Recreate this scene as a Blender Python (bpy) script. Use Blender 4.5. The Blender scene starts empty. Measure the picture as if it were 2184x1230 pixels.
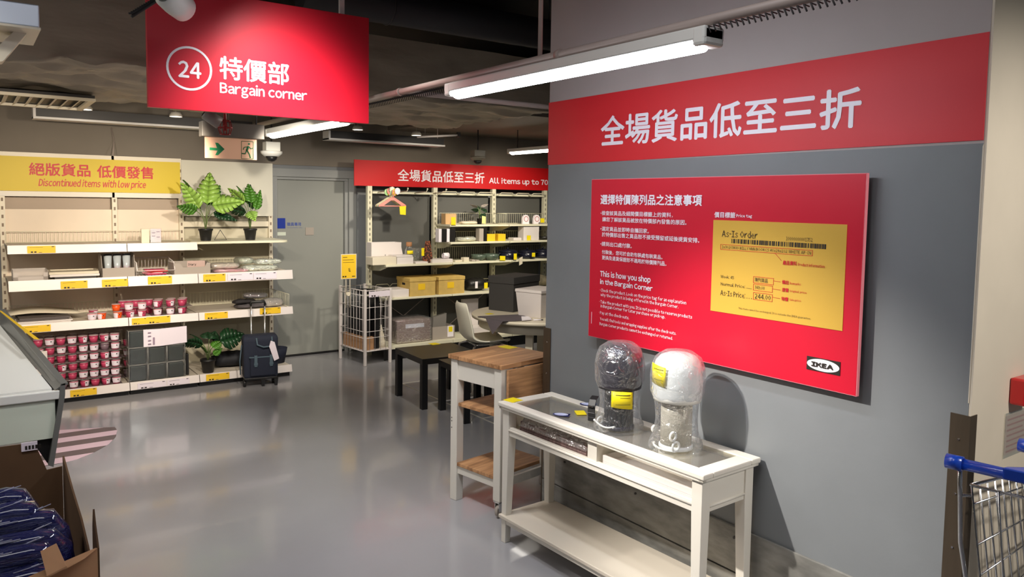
import bpy, math, random
from mathutils import Vector, Matrix, noise, Euler
random.seed(7)
S = bpy.context.scene
COL = S.collection
PI = math.pi
R = math.radians

# ------------------------------------------------------------------ camera, world, exposure
CAM = Vector((0, 0, 1.79))
RV = Vector((0.81403, -0.58062, 0.01466)).normalized()
UV = Vector((0.02970, 0.06686, 0.99732))
FV = Vector((0.58006, 0.81148, -0.07180)).normalized()
UV = RV.cross(FV).normalized()
RV = FV.cross(UV).normalized()
FPX, PYC = 1637.4, 547.9
cd = bpy.data.cameras.new('camera'); cam = bpy.data.objects.new('camera', cd); COL.objects.link(cam)
cam.matrix_world = Matrix(((RV.x, UV.x, -FV.x, CAM.x), (RV.y, UV.y, -FV.y, CAM.y), (RV.z, UV.z, -FV.z, CAM.z), (0, 0, 0, 1)))
cd.sensor_fit = 'HORIZONTAL'; cd.sensor_width = 36; cd.lens = FPX / 2184 * 36
cd.shift_y = -(615 - PYC) / 2184
cd.clip_start = 0.05; cd.clip_end = 60
S.camera = cam
w = bpy.data.worlds.new('world'); S.world = w; w.use_nodes = True
w.node_tree.nodes['Background'].inputs[0].default_value = (0.92, 0.96, 1.0, 1)
w.node_tree.nodes['Background'].inputs[1].default_value = 0.13
S.view_settings.view_transform = 'Standard'; S.view_settings.look = 'None'
S.view_settings.exposure = 0.0; S.view_settings.gamma = 1.0; S.view_settings.use_curve_mapping = False

def lamp(name, kind, loc, target, energy, color=(1, 1, 1), size=0.1, angle=60, blend=0.5, sy=None):
    l = bpy.data.lights.new(name, kind); l.energy = energy; l.color = color
    if kind == 'SPOT':
        l.spot_size = R(angle); l.spot_blend = blend; l.shadow_soft_size = size
    elif kind == 'AREA':
        l.size = size
        if sy: l.shape = 'RECTANGLE'; l.size_y = sy
    o = bpy.data.objects.new(name, l); COL.objects.link(o); o.location = loc
    o.rotation_euler = (Vector(target) - Vector(loc)).to_track_quat('-Z', 'Y').to_euler()
    return o
WARM = (1.0, 0.86, 0.68); NEUT = (1.0, 0.95, 0.88)
lamp('wall_spot', 'SPOT', (0.42, 2.75, 2.62), (2.68, 1.85, 0.5), 520, NEUT, 0.03, 42, 0.9)
lamp('sign_spot', 'SPOT', (1.15, 3.0, 2.85), (1.36, 3.8, 2.37), 19, (1, 0.93, 0.9), 0.03, 56, 1.0)
for i, (x, tx) in enumerate(((0.15, 0.45), (0.95, 1.3), (1.7, 2.25))):
    lamp('rack_spot', 'SPOT', (x, 4.5, 2.2), (tx, 8.1, 1.1), 215, WARM if i < 2 else (1, 0.9, 0.76), 0.05, 60, 0.8)
lamp('rack_spot', 'SPOT', (3.9, 6.1, 2.35), (4.4, 8.1, 1.2), 120, (1, 0.9, 0.74), 0.05, 80, 0.8)
lamp('rack_spot', 'SPOT', (5.3, 6.3, 2.35), (5.6, 8.1, 1.2), 120, (1, 0.9, 0.74), 0.05, 80, 0.8)
lamp('table_fill', 'SPOT', (3.0, 4.7, 2.4), (4.15, 6.0, 0.6), 150, (1, 0.92, 0.8), 0.05, 60, 0.8)  # added fill lamp without a fixture, brightens the shell chair and round table
lamp('floor_fill', 'SPOT', (1.0, 4.75, 2.7), (1.1, 6.15, 0), 230, NEUT, 0.05, 42, 0.9)  # added fill lamp, brightens the floor around the striped sticker
lamp('floor_fill', 'SPOT', (1.2, 3.2, 2.9), (1.5, 4.6, 0), 150, (1, 0.97, 0.95), 0.1, 85, 1.0)  # added fill lamp, lifts the aisle floor
lamp('door_fill', 'SPOT', (2.75, 6.3, 2.42), (3.1, 8.3, 0.9), 90, (1, 0.93, 0.84), 0.05, 85, 0.9)  # added fill lamp without a fixture, brightens the grey door
lamp('table_light', 'SPOT', (1.3, 3.4, 2.9), (2.35, 3.1, 0.7), 60, (1, 0.97, 0.93), 0.1, 60, 1.0)
lamp('alarm_spot', 'SPOT', (2.6, -0.9, 2.7), (2.95, 1.15, 1.3), 190, NEUT, 0.08, 60, 0.9)
lamp('unseen_area_light', 'AREA', (0.6, 1.2, 3.0), (0.6, 1.2, 0), 16, (0.98, 0.97, 1.0), 1.6, sy=0.5)
lamp('unseen_area_light', 'AREA', (-1.3, 6.1, 2.1), (0.5, 6.3, 2.55), 9, WARM, 0.3, sy=1.2)  # added unseen light, grazes the duct underside to bring out its creases
lamp('counter_fill', 'SPOT', (-0.3, 2.3, 2.9), (-0.05, 3.9, 0.9), 75, (1, 0.97, 0.93), 0.1, 60, 0.9)  # added fill lamp, brightens the display deck and the blue bundles
lamp('unseen_area_light', 'AREA', (-1.6, 4.6, 2.9), (-1.2, 4.6, 0), 40, (1, 0.95, 0.88), 1.6, sy=0.5)

# ------------------------------------------------------------------ photograph plane -> world
def ray(x, y): return FV + RV * ((x - 1092) / FPX) - UV * ((y - PYC) / FPX)
def aX(x, y, X): d = ray(x, y); return CAM + d * ((X - CAM.x) / d.x)
def aY(x, y, Y): d = ray(x, y); return CAM + d * ((Y - CAM.y) / d.y)
def aZ(x, y, Z): d = ray(x, y); return CAM + d * ((Z - CAM.z) / d.z)

# ------------------------------------------------------------------ materials
MATS = {}
def lin(c):
    return tuple((v / 12.92 if v <= 0.04045 else ((v + 0.055) / 1.055) ** 2.4) for v in c)
def M(name, rgb, rough=0.5, metal=0.0, noise_amt=0.0, nscale=20, bump=0.0, bscale=60, coat=0.0, emit=None, es=1.0, alpha=None, spec=None, trans=0.0, stretch=None):
    if name in MATS: return MATS[name]
    m = bpy.data.materials.new(name); m.use_nodes = True; nt = m.node_tree
    b = nt.nodes['Principled BSDF']
    col = lin([v / 255 for v in rgb]) + (1,)
    b.inputs['Base Color'].default_value = col
    b.inputs['Roughness'].default_value = rough; b.inputs['Metallic'].default_value = metal
    b.inputs['Coat Weight'].default_value = coat
    if spec is not None: b.inputs['Specular IOR Level'].default_value = spec
    if trans: b.inputs['Transmission Weight'].default_value = trans
    if emit: b.inputs['Emission Color'].default_value = lin([v / 255 for v in emit]) + (1,); b.inputs['Emission Strength'].default_value = es
    if alpha is not None: b.inputs['Alpha'].default_value = alpha
    if noise_amt or bump:
        tc = nt.nodes.new('ShaderNodeTexCoord'); src = tc.outputs['Object']
        if stretch:
            mp = nt.nodes.new('ShaderNodeMapping'); mp.inputs['Scale'].default_value = stretch
            nt.links.new(src, mp.inputs['Vector']); src = mp.outputs['Vector']
        if noise_amt:
            n = nt.nodes.new('ShaderNodeTexNoise'); n.inputs['Scale'].default_value = nscale; n.inputs['Detail'].default_value = 5
            nt.links.new(src, n.inputs['Vector'])
            r = nt.nodes.new('ShaderNodeMapRange'); r.inputs[3].default_value = 1 - noise_amt; r.inputs[4].default_value = 1 + noise_amt
            r.inputs[1].default_value = 0.3; r.inputs[2].default_value = 0.7
            nt.links.new(n.outputs[0], r.inputs[0])
            mx = nt.nodes.new('ShaderNodeMix'); mx.data_type = 'RGBA'; mx.blend_type = 'MULTIPLY'; mx.inputs[0].default_value = 1
            mx.inputs[6].default_value = col; nt.links.new(r.outputs[0], mx.inputs[7]); nt.links.new(mx.outputs[2], b.inputs['Base Color'])
        if bump:
            n = nt.nodes.new('ShaderNodeTexNoise'); n.inputs['Scale'].default_value = bscale; n.inputs['Detail'].default_value = 3
            nt.links.new(src, n.inputs['Vector'])
            bp = nt.nodes.new('ShaderNodeBump'); bp.inputs['Strength'].default_value = bump; bp.inputs['Distance'].default_value = 0.01
            nt.links.new(n.outputs[0], bp.inputs['Height']); nt.links.new(bp.outputs[0], b.inputs['Normal'])
    MATS[name] = m; return m

def wood(name, a, c, board=14.0):
    m = bpy.data.materials.new(name); m.use_nodes = True; nt = m.node_tree; b = nt.nodes['Principled BSDF']
    tc = nt.nodes.new('ShaderNodeTexCoord')
    mp = nt.nodes.new('ShaderNodeMapping'); mp.inputs['Scale'].default_value = (2.2, 26, 26)
    nt.links.new(tc.outputs['Object'], mp.inputs['Vector'])
    n = nt.nodes.new('ShaderNodeTexNoise'); n.inputs['Scale'].default_value = 2.2; n.inputs['Detail'].default_value = 6
    nt.links.new(mp.outputs['Vector'], n.inputs['Vector'])
    mp2 = nt.nodes.new('ShaderNodeMapping'); mp2.inputs['Scale'].default_value = (1.4, 22, 0.2)
    nt.links.new(tc.outputs['Object'], mp2.inputs['Vector'])
    v = nt.nodes.new('ShaderNodeTexVoronoi'); v.inputs['Scale'].default_value = 1.0
    nt.links.new(mp2.outputs['Vector'], v.inputs['Vector'])
    ad = nt.nodes.new('ShaderNodeMath'); ad.operation = 'MULTIPLY_ADD'; ad.inputs[1].default_value = 0.45
    sp = nt.nodes.new('ShaderNodeSeparateColor'); nt.links.new(v.outputs['Color'], sp.inputs[0])
    nt.links.new(sp.outputs[0], ad.inputs[0]); nt.links.new(n.outputs[0], ad.inputs[2])
    cr = nt.nodes.new('ShaderNodeValToRGB'); cr.color_ramp.elements[0].position = 0.35; cr.color_ramp.elements[1].position = 0.95
    cr.color_ramp.elements[0].color = lin([q / 255 for q in a]) + (1,); cr.color_ramp.elements[1].color = lin([q / 255 for q in c]) + (1,)
    nt.links.new(ad.outputs[0], cr.inputs[0]); nt.links.new(cr.outputs[0], b.inputs['Base Color'])
    b.inputs['Roughness'].default_value = 0.42
    MATS[name] = m; return m

def plastic(name, tint=(0.9, 0.92, 0.95), face=0.09, rough=0.10, bump=1.0, bscale=14):
    m = bpy.data.materials.new(name); m.use_nodes = True; nt = m.node_tree
    for q in list(nt.nodes):
        if q.type == 'BSDF_PRINCIPLED': nt.nodes.remove(q)
    out = [q for q in nt.nodes if q.type == 'OUTPUT_MATERIAL'][0]
    tr = nt.nodes.new('ShaderNodeBsdfTransparent'); tr.inputs[0].default_value = tint + (1,)
    gl = nt.nodes.new('ShaderNodeBsdfGlossy'); gl.inputs['Roughness'].default_value = rough; gl.inputs[0].default_value = (1, 1, 1, 1)
    df = nt.nodes.new('ShaderNodeBsdfDiffuse'); df.inputs[0].default_value = (0.85, 0.85, 0.86, 1)
    m0 = nt.nodes.new('ShaderNodeMixShader'); m0.inputs[0].default_value = 0.2
    nt.links.new(gl.outputs[0], m0.inputs[1]); nt.links.new(df.outputs[0], m0.inputs[2])
    lw = nt.nodes.new('ShaderNodeLayerWeight'); lw.inputs[0].default_value = 0.35
    mr = nt.nodes.new('ShaderNodeMapRange'); mr.inputs[3].default_value = face; mr.inputs[4].default_value = 0.65
    mx = nt.nodes.new('ShaderNodeMixShader')
    tc = nt.nodes.new('ShaderNodeTexCoord'); n = nt.nodes.new('ShaderNodeTexNoise'); n.inputs['Scale'].default_value = bscale; n.inputs['Detail'].default_value = 3
    n.inputs['Distortion'].default_value = 1.5
    nt.links.new(tc.outputs['Object'], n.inputs['Vector'])
    bp = nt.nodes.new('ShaderNodeBump'); bp.inputs['Strength'].default_value = bump; bp.inputs['Distance'].default_value = 0.02
    nt.links.new(n.outputs[0], bp.inputs['Height'])
    for q in (gl, df, lw): nt.links.new(bp.outputs[0], q.inputs['Normal'])
    nt.links.new(lw.outputs['Facing'], mr.inputs[0]); nt.links.new(mr.outputs[0], mx.inputs[0])
    nt.links.new(tr.outputs[0], mx.inputs[1]); nt.links.new(m0.outputs[0], mx.inputs[2]); nt.links.new(mx.outputs[0], out.inputs[0])
    MATS[name] = m; return m

def striped(name):
    m = bpy.data.materials.new(name); m.use_nodes = True; nt = m.node_tree; b = nt.nodes['Principled BSDF']
    tc = nt.nodes.new('ShaderNodeTexCoord'); sx = nt.nodes.new('ShaderNodeSeparateXYZ'); nt.links.new(tc.outputs['Object'], sx.inputs[0])
    a = nt.nodes.new('ShaderNodeMath'); a.operation = 'MULTIPLY'; a.inputs[1].default_value = 1 / 0.245; nt.links.new(sx.outputs[1], a.inputs[0])
    f = nt.nodes.new('ShaderNodeMath'); f.operation = 'FRACT'; nt.links.new(a.outputs[0], f.inputs[0])
    g = nt.nodes.new('ShaderNodeMath'); g.operation = 'GREATER_THAN'; g.inputs[1].default_value = 0.5; nt.links.new(f.outputs[0], g.inputs[0])
    mx = nt.nodes.new('ShaderNodeMix'); mx.data_type = 'RGBA'; nt.links.new(g.outputs[0], mx.inputs[0])
    mx.inputs[6].default_value = lin((0.42, 0.37, 0.37)) + (1,); mx.inputs[7].default_value = lin((0.88, 0.76, 0.80)) + (1,)
    nt.links.new(mx.outputs[2], b.inputs['Base Color']); b.inputs['Roughness'].default_value = 0.4
    MATS[name] = m; return m

WHITE = M('white_paint', (226, 220, 208), 0.45)
CREAM = M('cream_steel', (222, 212, 190), 0.4)
CREAMP = M('cream_panel', (232, 216, 196), 0.6, noise_amt=0.04, nscale=3)
RAIL = M('rail_white', (226, 218, 214), 0.35)
LEDGE = M('ivory_steel', (226, 222, 196), 0.4)
GREYW = M('grey_wall', (126, 129, 131), 0.55, noise_amt=0.03, nscale=5, bump=0.05, bscale=30)
DGREY = M('dark_grey_wall', (92, 92, 90), 0.6, noise_amt=0.04, nscale=4)
DOORG = M('door_grey', (146, 148, 142), 0.5, noise_amt=0.02, nscale=3)
FRAMEG = M('frame_grey', (150, 152, 150), 0.45)
FASC = M('fascia_beige', (128, 119, 107), 0.7, noise_amt=0.04, nscale=4)
UPW = M('upper_wall', (178, 168, 164), 0.7, noise_amt=0.02, nscale=4)
BEIGE = M('beige_wall', (216, 204, 184), 0.7, noise_amt=0.03, nscale=5, bump=0.04, bscale=18)
RED = M('red_vinyl', (208, 12, 46), 0.42)
RED2 = M('red_band', (214, 28, 40), 0.5)
YEL = M('yellow_board', (214, 186, 12), 0.5)
TAG = M('yellow_tag', (244, 222, 20), 0.5)
TAG2 = M('amber_tag', (240, 196, 40), 0.5)
LETW = M('white_letter', (246, 240, 246), 0.5)
LETR = M('red_letter', (198, 20, 32), 0.5)
LETK = M('black_letter', (36, 30, 24), 0.5)
PTAG = M('tag_print', (212, 168, 62), 0.5)
BLACK = M('black_plastic', (24, 23, 24), 0.42)
BLKSAT = M('black_satin', (30, 28, 26), 0.35)
DARK = M('dark_steel', (52, 50, 50), 0.5)
STEEL = M('brushed_steel', (92, 80, 66), 0.42, metal=0.6, noise_amt=0.12, nscale=30, stretch=(1, 1, 0.1))
CHROME = M('chrome', (205, 205, 205), 0.22, metal=1)
SKIRT = M('scuffed_skirting', (132, 130, 124), 0.42, metal=0.2, noise_amt=0.30, nscale=16, bump=0.12, bscale=40, stretch=(1, 0.5, 1.4))
WOOD = wood('oak_blockboard', (130, 88, 54), (204, 154, 108))
NAVY = M('navy_fabric', (26, 32, 50), 0.8, bump=0.2, bscale=200)
SLATE = M('slate_strap', (74, 92, 104), 0.7)
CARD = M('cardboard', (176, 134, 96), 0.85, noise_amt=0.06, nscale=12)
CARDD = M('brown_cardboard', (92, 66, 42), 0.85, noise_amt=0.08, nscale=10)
GOLD = M('gold_card', (204, 172, 96), 0.75, noise_amt=0.08, nscale=16)
PINK = M('pink_wax', (190, 66, 100), 0.35)
PALEP = M('pale_pink', (232, 160, 168), 0.4)
ORANGE = M('orange_wax', (240, 90, 30), 0.35)
MAUVE = M('mauve_wax', (120, 98, 108), 0.35)
LEAF = M('leaf_green', (74, 124, 40), 0.35, noise_amt=0.15, nscale=25)
LEAFL = M('leaf_light', (150, 190, 84), 0.35, noise_amt=0.12, nscale=25)
LEAFD = M('leaf_dark', (26, 62, 34), 0.35, noise_amt=0.15, nscale=25)
STEM = M('stem_green', (110, 128, 78), 0.5)
GREENBOX = M('green_content', (20, 32, 27), 0.5, noise_amt=0.3, nscale=30)
GREYC = M('grey_card', (168, 158, 148), 0.8)
CHARC = M('charcoal_card', (62, 60, 58), 0.8)
FOIL = M('duct_wrap', (168, 156, 138), 0.55, bump=0.9, bscale=7, stretch=(0.5, 1.4, 1.4), noise_amt=0.05, nscale=5)
DUCTBLK = M('black_duct', (34, 32, 36), 0.6)
CEILM = M('dark_ceiling', (70, 66, 64), 0.8)
PIPE = M('conduit', (176, 160, 152), 0.5)
LAMPBODY = M('lamp_white', (232, 232, 226), 0.35)
TUBE = M('lit_tube', (255, 255, 255), 0.4, emit=(238, 244, 255), es=38)
TUBE2 = M('lit_tube_rear', (255, 255, 255), 0.4, emit=(255, 248, 236), es=14)
LED = M('lit_downlight', (255, 255, 255), 0.4, emit=(255, 250, 240), es=5)
EXITM = M('lit_exit_panel', (176, 140, 116), 0.5, emit=(226, 170, 134), es=0.32)
EXITG = M('exit_green', (14, 122, 72), 0.5)
BLUE = M('blue_plastic', (22, 66, 176), 0.28, coat=0.4)
BLUED = M('deep_blue', (24, 34, 104), 0.3)
REDP = M('alarm_red', (214, 26, 30), 0.3, coat=0.3)
WRAP = plastic('clear_wrap')
WRAP2 = plastic('crinkled_wrap', face=0.32, rough=0.08, bump=1.0, bscale=22)
CLEAR = plastic('clear_plastic', tint=(0.95, 0.97, 0.96), face=0.06, rough=0.05, bump=0.0)
GLASS = plastic('table_glass', tint=(0.84, 0.82, 0.72), face=0.10, rough=0.03, bump=0.0)
MINT = M('mint_white', (214, 222, 206), 0.4)
GREYEX = M('grey_extrusion', (122, 122, 118), 0.4, metal=0.3)

# ------------------------------------------------------------------ mesh building
WM = {}
class B:
    def __init__(s): s.v = []; s.f = []; s.sm = []
    def add(s, vs, fs, sm=False):
        n = len(s.v); s.v += [Vector(p) for p in vs]
        s.f += [tuple(i + n for i in f) for f in fs]; s.sm += [sm] * len(fs)
        return s
    def box(s, x0, y0, z0, x1, y1, z1, rz=0, c=None):
        if x0 > x1: x0, x1 = x1, x0
        if y0 > y1: y0, y1 = y1, y0
        if z0 > z1: z0, z1 = z1, z0
        vs = [Vector(p) for p in ((x0, y0, z0), (x1, y0, z0), (x1, y1, z0), (x0, y1, z0), (x0, y0, z1), (x1, y0, z1), (x1, y1, z1), (x0, y1, z1))]
        if rz:
            c = Vector(c) if c else (vs[0] + vs[6]) / 2; m = Matrix.Rotation(rz, 3, 'Z'); vs = [m @ (p - c) + c for p in vs]
        return s.add(vs, ((3, 2, 1, 0), (4, 5, 6, 7), (0, 1, 5, 4), (1, 2, 6, 5), (2, 3, 7, 6), (3, 0, 4, 7)))
    def cb(s, cx, cy, z0, dx, dy, dz, rz=0): return s.box(cx - dx / 2, cy - dy / 2, z0, cx + dx / 2, cy + dy / 2, z0 + dz, rz, (cx, cy, z0))
    def prism(s, pts, t):
        pts = [Vector(p) for p in pts]; t = Vector(t); n = len(pts)
        fs = [tuple(range(n)), tuple(range(2 * n - 1, n - 1, -1))] + [((i + 1) % n, i, i + n, (i + 1) % n + n) for i in range(n)]
        return s.add(pts + [p + t for p in pts], fs)
    def tube(s, pts, r, n=8, closed=False, r2=None):
        pts = [Vector(p) for p in pts]; k = len(pts); vs = []; fs = []; up = Vector((0.123, 0.05, 1)).normalized(); prev = None
        for i, p in enumerate(pts):
            d = (pts[(i + 1) % k] - pts[i - 1]) if (closed or 0 < i < k - 1) else (pts[1] - pts[0] if i == 0 else pts[-1] - pts[-2])
            d = d.normalized() if d.length > 1e-9 else Vector((0, 0, 1))
            a = prev if prev is not None else (d.cross(up) if abs(d.dot(up)) < 0.95 else d.cross(Vector((1, 0, 0))))
            a = (a - d * a.dot(d)).normalized(); prev = a; b = d.cross(a)
            rr = r if r2 is None else r + (r2 - r) * i / (k - 1)
            vs += [p + (a * math.cos(2 * PI * j / n) + b * math.sin(2 * PI * j / n)) * rr for j in range(n)]
        for i in range(k if closed else k - 1):
            i2 = (i + 1) % k
            for j in range(n): fs.append((i * n + j, i * n + (j + 1) % n, i2 * n + (j + 1) % n, i2 * n + j))
        s.add(vs, fs, True)
        if not closed:
            q = len(s.v) - len(vs)
            s.f.append(tuple(q + j for j in range(n - 1, -1, -1))); s.f.append(tuple(q + (k - 1) * n + j for j in range(n))); s.sm += [False, False]
        return s
    def lathe(s, prof, n=20, c=(0, 0, 0), cap=True, sx=1, sy=1):
        c = Vector(c); vs = []; fs = []
        for (r, z) in prof: vs += [c + Vector((r * sx * math.cos(2 * PI * j / n), r * sy * math.sin(2 * PI * j / n), z)) for j in range(n)]
        for i in range(len(prof) - 1):
            for j in range(n): fs.append((i * n + j, i * n + (j + 1) % n, (i + 1) * n + (j + 1) % n, (i + 1) * n + j))
        k = len(prof)
        s.add(vs, fs, True)
        if cap:
            q = len(s.v) - len(vs)
            if prof[0][0] > 1e-4: s.f.append(tuple(q + j for j in range(n - 1, -1, -1))); s.sm.append(False)
            if prof[-1][0] > 1e-4: s.f.append(tuple(q + (k - 1) * n + j for j in range(n))); s.sm.append(False)
        return s
    def xf(s, m): s.v = [m @ p for p in s.v]; return s
    def build(s, name, mat, parent=None, world=True, bevel=0, sub=0, solid=0, label=None, kind=None, jit=0):
        me = bpy.data.meshes.new(name)
        vs = s.v
        if jit: vs = [p + Vector((noise.noise(p * 9), noise.noise(p * 9 + Vector((5, 0, 0))), noise.noise(p * 9 + Vector((0, 7, 0))))) * jit for p in vs]
        if parent is not None and world:
            inv = WM[parent.name].inverted(); vs = [inv @ p for p in vs]
        me.from_pydata([tuple(p) for p in vs], [], s.f)
        me.polygons.foreach_set('use_smooth', s.sm)
        me.materials.append(mat); me.update()
        o = bpy.data.objects.new(name, me); COL.objects.link(o)
        WM[o.name] = WM[parent.name] if parent is not None else Matrix.Identity(4)
        if parent is not None: o.parent = parent
        if bevel:
            md = o.modifiers.new('bevel', 'BEVEL'); md.width = bevel; md.segments = 2; md.limit_method = 'ANGLE'
        if sub: md = o.modifiers.new('sub', 'SUBSURF'); md.levels = sub; md.render_levels = sub
        if solid: md = o.modifiers.new('solid', 'SOLIDIFY'); md.thickness = solid; md.offset = 0
        if label: o['label'] = label
        if kind: o['kind'] = kind
        return o

def thing(name, label, cat, loc=(0, 0, 0), rz=0, group=None):
    o = bpy.data.objects.new(name, None); COL.objects.link(o); o.empty_display_size = 0.05
    o.location = loc; o.rotation_euler = (0, 0, rz); o['label'] = label; o['category'] = cat
    if group: o['group'] = group
    WM[o.name] = Matrix.Translation(Vector(loc)) @ Matrix.Rotation(rz, 4, 'Z')
    return o
def tag(o, label, cat, group=None):
    o['label'] = label; o['category'] = cat
    if group: o['group'] = group
    return o
def struct(name, b, mat, parent=None, **k):
    o = b.build(name, mat, parent, **k)
    if parent is None: o['kind'] = 'structure'
    return o
def dup(root, loc, rz=0, label=None, group=None):
    r = root.copy(); COL.objects.link(r); r.location = loc; r.rotation_euler = (0, 0, rz)
    if label: r['label'] = label
    if group: r['group'] = group
    def kids(a, b):
        for ch in list(a.children):
            c = ch.copy(); COL.objects.link(c); c.parent = b; kids(ch, c)
    kids(root, r)
    return r
def box1(name, mat, x0, y0, z0, x1, y1, z1, label, cat, bevel=0.002, rz=0, group=None):
    c = ((x0 + x1) / 2, (y0 + y1) / 2, min(z0, z1))
    b = B().box(x0 - c[0], y0 - c[1], z0 - c[2], x1 - c[0], y1 - c[1], z1 - c[2])
    o = b.build(name, mat, None, bevel=bevel); o.location = c; o.rotation_euler = (0, 0, rz)
    return tag(o, label, cat, group)

# flat print: glyph outlines laid on a real surface, fitted to a box; queued and meshed once
TQ = []
def text(body, p0, p1, xr, N, mat, parent, bold=0.02, shear=0, name='lettering', off=0.0015):
    """p0 top-left, p1 bottom-left (world), xr a world point at the right end, N the outward normal"""
    TQ.append((body, Vector(p0), Vector(p1), Vector(xr), Vector(N), mat, parent, bold, shear, name, off))
def is_latin(t): return all(32 <= ord(c) < 127 or c == '•' for c in t)
def wide(t): return ''.join('\u3000' if c == ' ' else '・' if c == '•' else chr(ord(c) + 0xFEE0) for c in t)
def respace(me, body):
    """full-width glyphs sit one per unit cell: close them up to normal letter spacing"""
    cells = {}
    for v in me.vertices: cells.setdefault(int(v.co.x // 1), []).append(v)
    x = 0.0
    for i, c in enumerate(body):
        if c == ' ' or i not in cells: x += 0.27; continue
        a = min(v.co.x for v in cells[i]); b = max(v.co.x for v in cells[i]); dx = x - a
        if c in '-•':
            for v in cells[i]: v.co.x = a + (v.co.x - a) * 0.42
            b = a + (b - a) * 0.42
        for v in cells[i]: v.co.x += dx
        x += (b - a) + (0.088 if c not in "rtfvyw1" else 0.074)
def flush_text():
    objs = []
    for q in TQ:
        c = bpy.data.curves.new('t', 'FONT'); c.body = wide(q[0]) if is_latin(q[0]) else q[0]; c.resolution_u = 2 if (q[1] - q[2]).length > 0.03 else 1; 
        o = bpy.data.objects.new('t', c); COL.objects.link(o); objs.append(o)
    bpy.context.view_layer.update(); dg = bpy.context.evaluated_depsgraph_get()
    for q, o in zip(TQ, objs):
        body, p0, p1, xr, N, mat, parent, bold, shear, name, off = q
        me = bpy.data.meshes.new_from_object(o.evaluated_get(dg))
        if is_latin(body): respace(me, body)
        if shear:
            for v in me.vertices: v.co.x += v.co.y * shear
        xs = [v.co.x for v in me.vertices]; ys = [v.co.y for v in me.vertices]
        x0, x1, y0, y1 = min(xs), max(xs), min(ys), max(ys)
        U = Vector((0, 0, 1)); Rt = U.cross(N).normalized(); U = N.cross(Rt).normalized()
        wd = (xr - p0).dot(Rt); ht = (p0 - p1).dot(U); inv = WM[parent.name].inverted()
        base = [v.co.copy() for v in me.vertices]; faces = [tuple(p.vertices) for p in me.polygons]; nv = len(base)
        bb = bold * 0.8 * ht
        sh = [(0, 0)] if bb < 1e-5 else [(-bb, 0), (bb, 0), (0, bb), (0, -bb), (0, 0)]
        if ht < 0.012 and bb: sh = [(-bb, 0), (bb, 0)]
        vs = []; fs = []
        for qi, (ax_, ay_) in enumerate(sh):
            for c_ in base:
                a = bb + (c_.x - x0) / (x1 - x0) * (wd - 2 * bb) + ax_; b = bb + (c_.y - y0) / (y1 - y0) * (ht - 2 * bb) + ay_
                vs.append(inv @ (p1 + Rt * a + U * b + N * (off + 0.00006 * qi)))
            fs += [tuple(i + nv * qi for i in f) for f in faces]
        bpy.data.meshes.remove(me); me = bpy.data.meshes.new(name); me.from_pydata(vs, [], fs)
        me.materials.append(mat)
        t = bpy.data.objects.new(name, me); COL.objects.link(t); t.parent = parent; WM[t.name] = WM[parent.name]
        me.name = name
    for o in objs:
        c = o.data; bpy.data.objects.remove(o); bpy.data.curves.remove(c)
def tagprint(b, p, r, u, N, wd, ht, t=0.002):
    p = Vector(p); r = Vector(r); u = Vector(u); N = Vector(N)
    b.prism([p, p + r * wd, p + r * wd + u * ht, p + u * ht], N * -t)

# ================================================================== SETTING
fl = B().box(-4, -3, -0.1, 9, 8.6, 0)
mfl = M('epoxy_floor', (160, 159, 162), 0.17, noise_amt=0.06, nscale=1.3, bump=0.02, bscale=3, coat=0.2)
struct('floor', fl, mfl)
struct('ceiling', B().box(-4, -3, 3.45, 9, 8.6, 3.55), CEILM)
wb = struct('wall_back', B().box(-4, 8.42, 0, 2.80, 8.6, 2.16).box(3.68, 8.42, 0, 9, 8.6, 2.16).box(2.80, 8.42, 2.04, 3.68, 8.6, 2.16), GREYW)
struct('trim_1', B().box(-4, 8.40, 2.16, 9, 8.6, 3.45), FASC)
struct('wall_left', B().box(-4.1, -3, 0, -4, 8.6, 3.45), GREYW)
struct('wall_far', B().box(9, 1.15, 0, 9.1, 8.6, 3.45), DGREY)
WR = struct('wall_right', B().box(2.68, 1.147, 0, 4.6, 3.41, 2.0), GREYW)
struct('upper_wall', B().box(2.68, 1.147, 2.0, 4.6, 3.41, 3.45), UPW, WR)
struct('end_face', B().box(2.681, 1.139, 0, 4.6, 1.1465, 3.45), BEIGE, WR)
struct('paint_chip', B().prism([(2.679, 1.1505, 1.99), (2.679, 1.1465, 2.0), (2.679, 1.1465, 1.15), (2.679, 1.1495, 1.15)], (0.001, 0, 0)), BEIGE, WR)
# skirting plate on the pillar wall: two scuffed metal strips with a joint
sk = struct('baseboard_right', B().box(2.668, 1.16, 0.21, 2.68, 3.40, 0.405), SKIRT, bevel=0.001)
struct('skirting_strip', B().box(2.666, 1.16, 0.0, 2.68, 3.40, 0.203), SKIRT, sk, bevel=0.001)
scr = B()
for y in (1.5, 2.05, 2.65, 3.2): scr.tube([(2.667, y, 0.36), (2.662, y, 0.36)], 0.006)
scr.build('screw', DARK, sk, kind='stuff')
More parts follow.
